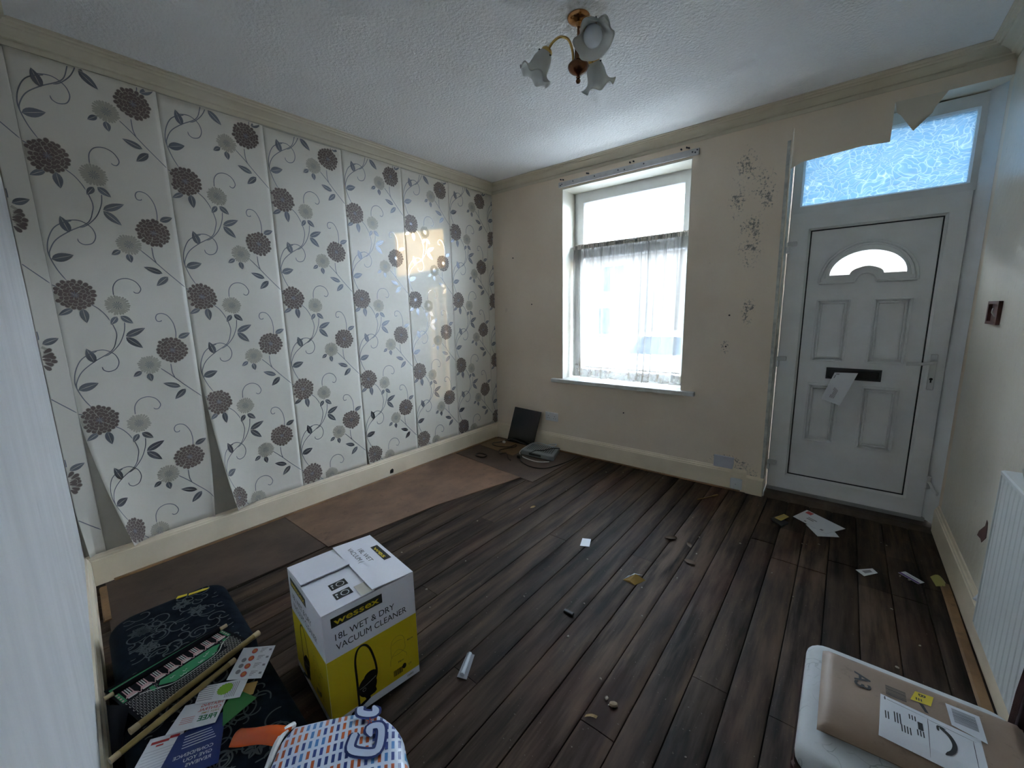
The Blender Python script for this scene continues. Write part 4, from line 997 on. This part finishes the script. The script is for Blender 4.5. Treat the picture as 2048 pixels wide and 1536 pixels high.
for k in range(4): s1.poly([ell(.42, .14 + .24 * k, .085, .085, 14)], f); s2.poly([ell(.42, .14 + .24 * k, .055, .055, 10)], lambda u, v: tuple(Vector(f(u, v)) + Vector((0, 0, .0004))))
s1.build('pizza_crusts', M_RED, l_); s2.build('pizza_tops', mat('orange ink', (.55, .17, .03), .5), l_)
s_ = MB()
for k in range(4):
    for j in range(4): s_.poly([rect(.60, .80 - .04 * j, .06 + .24 * k + .04 * j, .075 + .24 * k + .04 * j)], f)
    s_.poly([rect(.86, .94, .10 + .24 * k, .16 + .24 * k)], f)
for k in range(3): s_.poly([ell(.22, .42 + .18 * k, .07, .07, 12)], f)
s_.build('price_print', M_GREY, l_)

# ------------------------------------------------------------------ carrier bag
bg_ = thing('carrier_bag', 'full brick patterned carrier bag with orange handle and blue logo', 'bag', (2.15, -3.06, .005))
TO = [(1.895, -3.040), (1.955, -2.965), (2.030, -2.888), (2.090, -2.868), (2.160, -2.872), (2.228, -2.905), (2.30, -2.96), (2.35, -3.06), (2.33, -3.18), (2.24, -3.27), (2.10, -3.28), (2.01, -3.20), (1.958, -3.125), (1.915, -3.085)]
cl = bez([(x, y, 0) for x, y in TO] + [(TO[0][0], TO[0][1], 0)], 4)[:-1]; cx, cy = 2.13, -3.06
loops = []
for t, z in ((.80, .005), (.93, .03), (.98, .10), (1.0, .19), (1.0, .245), (.985, .268), (.94, .280), (.80, .286), (.6, .290), (.4, .293), (.2, .294), (.04, .295)):
    lp_ = []
    for k, p in enumerate(cl):
        wv_ = 1 + .012 * math.sin(k * 1.3 + z * 30) * (1 if .02 < z < .25 else 0)
        x = cx + (p.x - cx) * t * wv_; y = cy + (p.y - cy) * t * wv_
        if z < .22: x = max(x, 1.968)
        lp_.append((x, y, z + (.006 * math.sin(9 * x + 4) * math.sin(11 * y) if z > .26 else 0)))
    loops.append(lp_)
MB().loft(loops).build('bag_body', M_BAG, bg_, smooth=180)
def bagz(x, y): 
    return .2955 + .006 * math.sin(9 * x + 4) * math.sin(11 * y)
MB().tube(bez([(1.885, -3.035, .262), (1.897, -3.062, .276), (1.918, -3.092, .276), (1.950, -3.128, .262)], 6), .008, 8).build('white_hem', M_WPLAS, bg_, True)
hp_ = [(1.892, -3.044, .272), (1.912, -3.092, .272)]; 
def hnd(u, v):
    a = Vector((1.898, -3.044, .274)).lerp(Vector((1.915, -3.098, .274)), u); b = Vector((1.772, -3.128, .262)).lerp(Vector((1.800, -3.168, .258)), u)
    p = a.lerp(b, v); return tuple(p + Vector((0, 0, .012 * math.sin(math.pi * u) + .006 * math.sin(5 * v))))
ho = MB().grid(hnd, 8, 14).build('orange_handle', M_ORNG, bg_, smooth=180); sm = ho.modifiers.new('thickness', 'SOLIDIFY'); sm.thickness = .010
lg1, lg2, lg3 = MB(), MB(), MB()
LU = [(2.014, -2.905), (2.030, -2.915), (2.052, -2.905), (2.064, -2.889), (2.040, -2.882)]
LO_ = [(2.072, -2.955), (2.100, -2.985), (2.135, -2.972), (2.158, -2.946), (2.130, -2.915), (2.105, -2.905), (2.090, -2.925), (2.115, -2.935)]
for pts in (LU, LO_):
    for q in ribbon2d(pts, .030, 5): lg1.add([(x, y, bagz(x, y)) for x, y in q], [(0, 1, 2, 3)])
    for q in ribbon2d(pts, .017, 5): lg2.add([(x, y, bagz(x, y) + .0008) for x, y in q], [(0, 1, 2, 3)])
for k in range(5):
    a = k * 1.257; lg3.add([(2.074 + r * math.cos(a + d), -2.914 + r * math.sin(a + d), bagz(2.074, -2.914) + .0016) for r, d in ((.003, -.6), (.012, 0), (.003, .6))], [(0, 1, 2)])
lg1.build('logo_outline', M_BLUE, bg_); lg2.build('logo_letters', mat('pale blue print', (.55, .62, .78), .4), bg_); lg3.build('logo_star', M_ORNG, bg_)

# ------------------------------------------------------------------ dining chair with parcel
ch = thing('dining_chair', 'dark maroon dining chair with white floral upholstered seat', 'chair', (3.18, -2.26, .005))
pillow(MB(), 3.168, -2.262, .192, .200, 0, .395, .452, .026, .012, .04).build('seat_pad', M_SEAT, ch, smooth=180)
ap = MB(); L = []
for d, z in ((.006, .335), (0, .339), (0, .405), (.004, .410)): L.append(rrect(3.172, -2.262, .200 - d, .208 - d, .035, 0, z))
ap.loft(L).build('seat_frame', M_MAR, ch, smooth=True)
for x, y in ((3.005, -2.085), (3.005, -2.440)):
    MB().loft([rrect(x + .002, y, .014, .014, .004, 0, .005), rrect(x, y, .022, .022, .005, 0, .338)]).build('leg', M_MAR, ch)
for y in (-2.060, -2.464):
    MB().loft([rrect(3.392, y, .014, .016, .004, 0, .005), rrect(3.372, y, .017, .020, .004, 0, .34), rrect(3.376, y, .017, .020, .004, 0, .50), rrect(3.392, y, .015, .018, .004, 0, .80), rrect(3.402, y, .013, .016, .004, 0, .94)]).build('leg', M_MAR, ch)
MB().bbox(3.383, 3.405, -2.48, -2.044, .85, .95, .006).build('top_rail', M_MAR, ch); MB().bbox(3.371, 3.392, -2.445, -2.08, .50, .55, .005).build('lower_rail', M_MAR, ch)
MB().bbox(3.374, 3.398, -2.43, -2.095, .545, .855, .008).build('back_pad', M_SEAT, ch)
pc = thing('parcel', 'brown cardboard mailer with white delivery labels lying on the chair seat', 'parcel', (3.18, -2.25, .462))
ZP = .487
def parc(u, v):   # u along x, v along y from far to near
    x = 3.010 + .345 * u; y = -2.128 - .262 * v + .010 * math.sin(3 * u) * v
    ed = min(1, min(u, 1 - u) / .05, min(v, 1 - v) / .06); ed = math.sqrt(max(0, ed))
    fold = -.016 * FL((v - .72) / .28) ** 1.2
    return (x, y, .4655 + (.0215 + fold * .8) * (.25 + .75 * ed))
pcm = MB().grid(parc, 30, 24); pcm.grid(lambda u, v: (parc(u, v)[0], parc(u, v)[1], .4655), 30, 24); pcm.build('cardboard_sleeve', M_CARD, pc, smooth=60)
def onp(e): return lambda x, y: (x, y, parc((x - 3.010) / .345, (-2.128 - y) / .262)[2] + e)
def decal(name, pts, mt, e, par=pc):
    # split into a fine fan so it follows the curved card
    mb = MB(); A, B_, C_, D_ = [Vector((p[0], p[1], 0)) for p in pts]; f_ = onp(e)
    mb.grid(lambda u, v: f_(*(A.lerp(B_, u).lerp(D_.lerp(C_, u), v))[:2]), 8, 8); return mb.build(name, mt, par)
l2 = decal('delivery_label', [(3.120, -2.222), (3.275, -2.236), (3.272, -2.352), (3.112, -2.345)], M_WHITE, .0012)
l1 = decal('barcode_label', [(3.232, -2.166), (3.284, -2.166), (3.284, -2.240), (3.234, -2.228)], M_WHITE, .0022)
decal('yellow_sticker', [(3.183, -2.166), (3.214, -2.162), (3.206, -2.196), (3.172, -2.200)], M_YEL, .0016)
s_ = MB(); f = onp(.0012)
put_text(s_, 'A3', lambda u, v: f(3.074 + v, -2.180 - u), 0, 0, .030, bold=.02, width=.048)
x = -2.185
for k in range(12):
    b_ = random.choice((.0010, .0016, .0022)); s_.add([f(3.130, x), f(3.165, x), f(3.165, x - b_), f(3.130, x - b_)], [(0, 1, 2, 3)]); x -= b_ + .0012
s_.add([f(3.186, -2.20), f(3.193, -2.20), f(3.200, -2.222), f(3.194, -2.222)], [(0, 1, 2, 3)])
s_.build('black_print', M_PBLK, pc)
s_ = MB(); f = onp(.0030); x = -2.176
for k in range(15):
    b_ = random.choice((.0012, .0018, .0026)); s_.add([f(3.240, x), f(3.276, x), f(3.276, x - b_), f(3.240, x - b_)], [(0, 1, 2, 3)]); x -= b_ + .0010
s_.build('barcode_lines', M_GREY, l1)
s_ = MB(); f = onp(.0020)
fi = lambda u, v: f(u, v)
for q in ribbon2d([(3.214, -2.250), (3.226, -2.264), (3.231, -2.284), (3.226, -2.304), (3.214, -2.320)], .0075, 6): s_.add([f(*p) for p in q], [(0, 1, 2, 3)])
for q in ribbon2d([(3.210, -2.262), (3.211, -2.249), (3.223, -2.250)], .004, 4): s_.add([f(*p) for p in q], [(0, 1, 2, 3)])
for a, b in (((3.124, -2.232), (3.198, -2.240)), ((3.196, -2.240), (3.190, -2.342)), ((3.196, -2.242), (3.266, -2.250)), ((3.262, -2.25), (3.258, -2.345))):
    for q in ribbon2d([a, b], .001, 6): s_.add([f(*p) for p in q], [(0, 1, 2, 3)])
for (x0, y0, n_, ln) in ((3.126, -2.226, 1, .010), (3.140, -2.262, 3, .030), (3.150, -2.29, 4, .02), (3.165, -2.25, 3, .014), (3.125, -2.27, 2, .022), (3.175, -2.285, 3, .016)):
    for k in range(n_): s_.add([f(x0 + .0045 * k, y0), f(x0 + .0045 * k + .002, y0), f(x0 + .0045 * k + .002, y0 - ln), f(x0 + .0045 * k, y0 - ln)], [(0, 1, 2, 3)])
s_.add([f(3.178, -2.262), f(3.186, -2.262), f(3.186, -2.283), f(3.178, -2.283)], [(0, 1, 2, 3)])
s_.build('label_print', M_PBLK, l2)
s_ = MB(); f = onp(.0022)
put_text(s_, 'B', lambda u, v: f(3.188 + v, -2.170 - u), 0, 0, .012, bold=.02)
for k in range(3): s_.add([f(3.190 - .004 * k, -2.186), f(3.192 - .004 * k, -2.186), f(3.192 - .004 * k, -2.194), f(3.190 - .004 * k, -2.194)], [(0, 1, 2, 3)])
s_.build('sticker_print', M_PBLK, pc)

# ------------------------------------------------------------------ things in the far corner
bpn = thing('smoked_glass', 'black glass panel leaning on the wall in the corner', 'glass sheet', (.42, -.06, .006))
A, B_, C_, D_ = Vector((.215, -.088, .006)), Vector((.560, -.088, .006)), Vector((.628, -.030, .372)), Vector((.290, -.030, .385))
nn_ = (B_ - A).cross(D_ - A).normalized() * .010
MB().add([tuple(p) for p in (A, B_, C_, D_)] + [tuple(p + nn_) for p in (A, B_, C_, D_)], [(0, 1, 2, 3), (7, 6, 5, 4), (0, 4, 5, 1), (1, 5, 6, 2), (2, 6, 7, 3), (3, 7, 4, 0)]).build('glass_sheet', mat('smoked black glass', (.012, .014, .016), .25), bpn)
rt = thing('router_box', 'flat grey slotted router box on the floor in the corner', 'router', (.75, -.22, .005))
RP = [Vector((.556, -.104, 0)), Vector((.872, -.070, 0)), Vector((.968, -.330, 0)), Vector((.600, -.345, 0))]
rq = lambda z: (lambda u, v: tuple(RP[0].lerp(RP[1], u).lerp(RP[3].lerp(RP[2], u), v) + Vector((0, 0, z))))
mb = MB(); L = []
for d, z in ((.02, .006), (.0, .012), (.0, .046), (.02, .052)):
    L.append([rq(z)(*p) for p in ((d, d), (1 - d, d), (1 - d, 1 - d), (d, 1 - d))])
mb.loft(L).build('case', M_GREYPL, rt)
for k in range(13):
    u = .10 + .064 * k
    MB().poly([rect(u, u + .022, .12, .78)], rq(.0528), rq(.0505)).build('vent_slot', mat('dark slot', (.05, .055, .055), .6), rt)
MB().add([rq(.02)(.25, 1.004), rq(.02)(.62, 1.004), rq(.04)(.62, 1.004), rq(.04)(.25, 1.004)], [(0, 1, 2, 3)]).build('display', M_BLACK, rt)
def cable(name, pts, r, mt, label, par=None):
    if par: MB().tube(bez(pts, 8), r, 8).build(name, mt, par, smooth=True)
    else: tag(MB().tube(bez(pts, 8), r, 8).build(name, mt, smooth=True), label, 'cable')
zc = .0125
cable('power_cable', [(.52, -.10, .012), (.42, -.13, .04), (.30, -.12, .05), (.20, -.16, zc), (.15, -.26, zc), (.24, -.31, zc), (.37, -.26, zc), (.40, -.18, .02), (.42, -.22, zc), (.36, -.38, zc), (.43, -.47, zc), (.50, -.46, .03), (.58, -.52, zc), (.63, -.55, zc)], .0045, M_BLACK, 'black power cable looped on the orange plywood patch')
cable('white_cable', [(.66, -.035, .012), (.74, -.035, .05), (.82, -.05, .07), (.80, -.10, .06), (.60, -.09, .058), (.545, -.20, .03), (.57, -.33, .014), (.68, -.41, .012), (.85, -.43, .010), (.95, -.37, .012)], .0045, M_WPLAS, '', rt)
cable('black_cable', [(.66, -.42, .009), (.72, -.50, .009), (.86, -.56, .009), (.99, -.53, .009), (1.05, -.40, .009), (1.08, -.22, .009), (1.07, -.12, .009)], .0045, M_BLACK, 'black cable curving on the floor around the router')
cable('router_lead', [(.90, -.11, .056), (.84, -.14, .058), (.80, -.24, .058), (.74, -.30, .058), (.72, -.36, .045)], .0035, M_BLACK, '', rt)
pp = [(.305 + .060 * math.cos(t) * 1.0, -.605 + .045 * math.sin(t), .0105 + .002 * math.sin(3 * t)) for t in [k * .42 for k in range(33)]]
cable('cable_coil', pp, .006, M_BLACK, 'small coil of black cable on the hardboard by the wallpaper')
tag(MB().bbox(.63, .67, -.455, -.415, .005, .035, .004).build('plug', M_BLACK), 'black mains plug on the floor in front of the router', 'plug')
tag(MB().bbox(.215, .245, -.18, -.155, .0055, .028, .004).build('cable_clip', M_WPLAS), 'small white plug on the plywood beside the black panel', 'plug')

# ------------------------------------------------------------------ post and litter on the floor
def flat(name, pts, z, mt, label, cat, th=.001, lift=0.0):
    return tag(MB().poly([pts], lambda u, v: (u, v, z + th), lambda u, v: (u, v, z)).build(name, mt), label, cat)
def post(name, pts, z, label, bits, base=M_WHITE, cat='envelope'):
    o_ = thing(name, label, cat, (sum(p[0] for p in pts) / 4, sum(p[1] for p in pts) / 4, z))
    f = quad(pts, z + .0016); g_ = quad(pts, z)
    MB().poly([rect(0, 1, 0, 1)], lambda u, v: tuple(Vector(g_(u, v)) + Vector((0, 0, .0012))), g_).build('paper', base, o_)
    for nm, mt, rs in bits:
        s_ = MB()
        for r_ in rs: s_.poly([rect(*r_)], f)
        s_.build(nm, mt, o_)
    return o_
post('envelope', [(2.890, -.300), (3.010, -.235), (3.062, -.365), (2.958, -.428)], -.0065, 'white envelope half under another on the mat well', [('line_print', M_LG, [(.1, .7, .2, .23), (.1, .6, .3, .33)])])
post('envelope', [(2.816, -.232), (2.882, -.068), (3.090, -.226), (2.996, -.372)], -.004, 'large white envelope with red postmark lying by the door', [('red_mark', M_RED, [(.72, .95, .06, .22)]), ('address_print', M_GREY, [(.35, .42, .25, .45), (.46, .52, .25, .5), (.08, .16, .3, .36), (.06, .16, .78, .86)])])
post('yellow_card', [(2.722, -.344), (2.766, -.250), (2.798, -.276), (2.762, -.368)], .006, 'small yellow card on a black folder near the door', [('print', M_GREY, [(.2, .8, .3, .4)])], mat('yellow card', (.40, .28, .06), .5), 'card')
tag(MB().poly([[(2.705, -.358), (2.735, -.30), (2.80, -.36), (2.772, -.445)]], lambda u, v: (u, v, .005), lambda u, v: (u, v, -.006)).build('black_folder', M_BPLAS), 'thin black folder on the floor beneath the yellow card', 'folder')
post('card', [(3.134, -.726), (3.204, -.660), (3.224, -.694), (3.168, -.768)], .0012, 'small white and grey printed card on the dark boards', [('grey_print', M_GREY, [(.25, .75, .25, .7)])], M_WHITE, 'card')
post('leaflet', [(3.306, -.626), (3.336, -.592), (3.402, -.654), (3.376, -.688)], .0012, 'narrow white and purple leaflet on the dark boards', [('purple_band', mat('purple ink', (.10, .03, .20), .5), [(0, .35, 0, 1)]), ('text_print', M_GREY, [(.55, .65, .2, .8)])], M_WHITE, 'leaflet')
yc = thing('folded_card', 'yellow folded card against the skirting near the radiator', 'card', (3.45, -.62, .001))
MB().grid(lambda u, v: (3.430 + .05 * u + .012 * v, -.575 - .085 * v, .002 + .022 * math.sin(math.pi * u) * (1 - .6 * v)), 6, 4).build('card_fold', mat('yellow green card', (.40, .36, .10), .5), yc, smooth=180)
post('card', [(1.832, -1.321), (1.879, -1.299), (1.911, -1.378), (1.861, -1.402)], .0012, 'blank white square card in the middle of the floor', [], M_WHITE, 'card')
cp = thing('crumpled_wrapper', 'crumpled yellow and white paper wrapper on the floorboards', 'wrapper', (2.235, -1.51, .001))
MB().add([(2.195, -1.545, .002), (2.222, -1.463, .004), (2.268, -1.452, .006), (2.245, -1.50, .030), (2.215, -1.525, .022)], [(0, 1, 3, 4), (1, 2, 3)]).build('white_side', M_WHITE, cp)
MB().add([(2.195, -1.545, .0015), (2.245, -1.50, .031), (2.292, -1.478, .0015), (2.262, -1.548, .0015), (2.232, -1.545, .012)], [(0, 1, 4), (1, 2, 3, 4), (0, 4, 3)]).build('yellow_side', mat('ochre paper', (.36, .22, .05), .6), cp)
tag(MB().bbox(2.074, 2.124, -1.932, -1.914, .0012, .012, .003).build('black_clip', M_BLACK), 'small black plastic strip lying on the boards', 'strip')
vt = thing('clear_blister', 'narrow clear plastic blister tube on the floorboards', 'tube', (1.927, -2.42, .002))
MB().tube([(1.904, -2.374, .010), (1.950, -2.464, .010)], .009, 10).build('tube_body', mat('clear cloudy plastic', (.42, .45, .50), .15), vt, True)
MB().poly([[(1.886, -2.372), (1.918, -2.362), (1.974, -2.464), (1.936, -2.478)]], lambda u, v: (u, v, .003), lambda u, v: (u, v, .0015)).build('backing_strip', mat('grey plastic strip', (.30, .31, .33), .25), vt)
def leaf3(x, y, a, s, mt, label, cat='leaf'):
    d = Vector((math.cos(a), math.sin(a))); n_ = Vector((-d.y, d.x)); mb = MB()
    mb.grid(lambda u, v: tuple(Vector((x, y, .002 + s * .22 * (u - .5) ** 2 * 4 * (.4 + v))) + (d * ((v - .5) * 2 * s) + n_ * ((u - .5) * 1.1 * s * math.sin(math.pi * (.08 + .84 * v)))).to_3d()), 4, 6)
    o_ = mb.build('dry_leaf', mt, smooth=180); tag(o_, label, cat)
M_LEAF = mat('dead brown leaf', (.085, .050, .028), .7); M_LEAF2 = mat('dry yellow leaf', (.34, .22, .08), .6)
leaf3(2.262, -1.00, .5, .035, M_LEAF, 'curled brown leaf on the floor towards the window wall')
leaf3(2.425, -1.185, -.4, .035, M_LEAF, 'long curled brown leaf on the boards towards the door')
leaf3(1.347, -1.172, 1.2, .022, M_LEAF2, 'small yellow leaf on the boards beside the hardboard sheet')
leaf3(2.372, -1.01, 2.2, .025, M_LEAF, 'small crumpled brown leaf beside the curled leaves')
tag(MB().tube(bez([(2.245, -.362, .006), (2.285, -.30, .007), (2.315, -.245, .007), (2.345, -.20, .009)], 4), [.003] * 9 + [.006] * 4, 6).build('dry_twig', M_LEAF2), 'pale dry twig on the dark boards near the skirting', 'twig')
rn = random.Random(21)
def pebble(x, y, s, mt, label, group=None):
    mb = MB(); mb.lathe([(0, 0), (s * .7, .0), (s, s * .35), (s * .75, s * .8), (0, s)], (x, y, .0008), (0, 0, 1), 8, False, lambda k, q, r, h: (r * (1 + .25 * math.sin(2 * q + x * 50)), h))
    tag(mb.build('plaster_crumb', mt, smooth=True), label, 'crumb', group)
M_CRUMB = mat('pale plaster crumb', (.34, .30, .24), .8)
pebble(2.429, -2.208, .008, M_CRUMB, 'small round plaster crumb between floorboards'); pebble(2.461, -2.217, .014, mat('tan pebble', (.30, .22, .14), .7), 'tan pebble on the boards beside a smaller crumb')
tag(MB().grid(lambda u, v: (2.40 + .035 * u, -2.318 + .012 * v + .02 * u, .002 + .006 * math.sin(3.1 * u)), 4, 2).build('wood_shaving', M_LEAF2), 'pale wood shaving on the boards beside the tan pebble', 'shaving')
for k in range(48):
    x = rn.uniform(1.0, 3.35); y = rn.uniform(-2.3, -.1)
    pebble(x, y, rn.uniform(.0025, .006), M_CRUMB, 'tiny pale crumb of plaster scattered over the floorboards', 'plaster crumbs on the floor')

# ------------------------------------------------------------------ the street outside
M_ROAD = mat('grey tarmac', (.09, .09, .095), .85, var=(3, (.06, .06, .065), .5)); M_BRICK = mat('sooty sandstone', (.10, .085, .07), .85, var=(6, (.07, .06, .05), .6)); M_SLATE = mat('grey slate', (.06, .065, .075), .6)
tag(MB().box(-40, 40, -40, 60, -.75, -.55).build('ground', M_ROAD), 'street and pavement outside the house', 'ground', kind='structure')
gw = thing('garden_wall', 'low stone front garden wall with pale coping outside the window', 'wall', (0, 2.2, -.55))
MB().box(-4, 2.2, 2.12, 2.30, -.56, .56).build('wall_stone', M_BRICK, gw); MB().bbox(-4.02, 2.22, 2.08, 2.34, .56, .64, .01).build('coping', mat('pale coping stone', (.62, .60, .55), .7), gw)
nbp = thing('sun_blocker', 'unseen brick block added outside by the front door to cut the sunlight', 'sun_blocker', (4.3, 1.2, -.55))  # added out of view to shade the door glass and part of the lower pane
MB().box(3.80, 4.9, .315, 2.15, -.56, 2.28).build('blocker_wall', M_BRICK, nbp); MB().box(3.80, 4.95, .315, 2.16, 2.28, 2.35).build('blocker_roof', M_SLATE, nbp)
HWD = 6.5
def house(x0):
    h_ = thing('terraced_house', 'stone terraced house across the street with slate roof', 'house', (x0 + 2.5, 16, -.56), 'terraced houses across the street')
    MB().box(x0, x0 + HWD, 15, 21, -.56, 3.9).build('house_wall', M_BRICK, h_)
    MB().add([(x0, 14.8, 3.9), (x0 + HWD, 14.8, 3.9), (x0 + HWD, 18, 5.1), (x0, 18, 5.1), (x0, 21.2, 3.9), (x0 + HWD, 21.2, 3.9)], [(0, 1, 2, 3), (3, 2, 5, 4), (0, 3, 4), (1, 5, 2), (0, 4, 5, 1)]).build('roof', M_SLATE, h_)
    c_ = MB().box(x0 + .02, x0 + .98, 17.6, 18.4, 4.7, 5.75).build('chimney', M_BRICK, h_)
    for dx in (-.22, .22): MB().lathe([(.14, 5.74), (.12, 5.95), (.16, 6.0), (.15, 6.12), (0, 6.12)], (x0 + .5 + dx, 18, 0), n=10).build('chimney_pot', mat('clay pot', (.30, .14, .08), .8), c_)
    for wx, wz, ww, hh in ((.7, 2.2, 1.2, 1.3), (3.1, 2.2, 1.2, 1.3), (2.9, .2, 1.5, 1.4)):
        wo = MB().box(x0 + wx, x0 + wx + ww, 14.93, 15.02, wz, wz + hh).build('house_window', mat('weathered grey frame', (.16, .16, .17), .6), h_)
        MB().box(x0 + wx + .08, x0 + wx + ww / 2 - .04, 14.91, 14.95, wz + .08, wz + hh - .08).build('pane', mat('dark glass', (.03, .04, .05), .5, spec=.05), wo)
        MB().box(x0 + wx + ww / 2 + .04, x0 + wx + ww - .08, 14.91, 14.95, wz + .08, wz + hh - .08).build('pane', mat('dark glass', (.03, .04, .05), .5, spec=.05), wo)
    MB().box(x0 + .8, x0 + 1.7, 14.92, 15.02, -.5, 1.55).build('house_door', mat('blue door paint', (.05, .09, .2), .4), h_)
for k in range(5): house(-22.4 + HWD * k)
def car(cx, cy, col, label):
    c_ = thing('parked_car', label, 'car', (cx, cy, -.55)); hw = .85; z0 = -.55
    prof = [(-2.0, .25), (-2.02, .55), (-1.95, .80), (-1.2, .92), (-.75, 1.38), (.75, 1.40), (1.45, .95), (2.0, .88), (2.05, .5), (2.0, .25)]
    low = [(-2.0, .25), (-2.02, .55), (-1.95, .80), (-1.2, .92), (1.45, .95), (2.0, .88), (2.05, .5), (2.0, .25)]
    MB().poly([low], lambda u, v: (cx + u, cy - hw, z0 + v), lambda u, v: (cx + u, cy + hw, z0 + v)).build('body', mat('car paint ' + label[:6], col, .2, coat=.5), c_)
    A = [(-1.15, .92), (-.75, 1.34), (.75, 1.36), (1.40, .94)]
    MB().poly([A], lambda u, v: (cx + u, cy - hw + .10 + .1 * (v - .92), z0 + v), lambda u, v: (cx + u, cy + hw - .10 - .1 * (v - .92), z0 + v)).build('cabin_glass', mat('dark glass', (.03, .04, .05), .5, spec=.05), c_)
    MB().box(cx - .80, cx + .80, cy - hw + .13, cy + hw - .13, z0 + 1.34, z0 + 1.41).build('roof', mat('car paint ' + label[:6], col, .2), c_)
    for dx in (-1.25, 1.3):
        for sy in (-1, 1):
            w_ = MB().tube([(cx + dx, cy + sy * (hw - .14), z0 + .31), (cx + dx, cy + sy * (hw + .02), z0 + .31)], .31, 18).build('wheel', M_BLACK, c_)
            MB().tube([(cx + dx, cy + sy * (hw + .015), z0 + .31), (cx + dx, cy + sy * (hw + .03), z0 + .31)], .18, 14).build('hub_cap', M_METAL, w_)
car(.1, 6.6, (.68, .70, .72), 'white hatchback parked in the street outside the window'); car(-5.6, 6.7, (.05, .08, .14), 'dark blue car parked further along the street')
tr = thing('bare_tree', 'bare winter tree standing across the street', 'tree', (1.6, 12.5, -.56)); rn = random.Random(9)
tm = MB(); tm.tube([(1.6, 12.5, -.56), (1.62, 12.5, 1.2), (1.55, 12.5, 3.0)], [.18, .14, .11], 8); tm.build('trunk', mat('dark bark', (.06, .05, .045), .9), tr)
tw = MB()
def grow(p, d, ln, r, lv):
    q = p + d * ln; tw.tube([tuple(p), tuple(p.lerp(q, .5) + Vector((rn.uniform(-.05, .05), 0, rn.uniform(-.05, .05))) * ln), tuple(q)], [r, r * .8, r * .6], 5)
    if lv > 0:
        for k in range(3): grow(q, (d + Vector((rn.uniform(-.8, .8), rn.uniform(-.6, .6), rn.uniform(-.2, .6)))).normalized(), ln * rn.uniform(.6, .8), r * .55, lv - 1)
for k in range(5): grow(Vector((1.55, 12.5, 2.6 + .1 * k)), Vector((rn.uniform(-.9, .9), rn.uniform(-.5, .5), 1)).normalized(), 1.1, .06, 4)
tw.build('branches', mat('dark bark', (.06, .05, .045), .9), tr)
# small damage: notch in the skirting, flake of paper behind the radiator
MB().poly([[(-1.452, .030), (-1.418, .028), (-1.414, .055), (-1.424, .068), (-1.448, .058)]], lambda u, v: (.0212, u, v), lambda u, v: (.0196, u, v)).build('broken_notch', mat('dark hole', (.02, .015, .012), .9), bpy.data.objects['baseboard_left'])
MB().add([(W - .001, -1.02, .245), (W - .001, -1.16, .275), (W - .05, -1.10, .215), (W - .002, -1.13, .20)], [(0, 1, 2), (1, 3, 2)]).build('paper_flake', M_WHITE, bpy.data.objects['wall_right'])
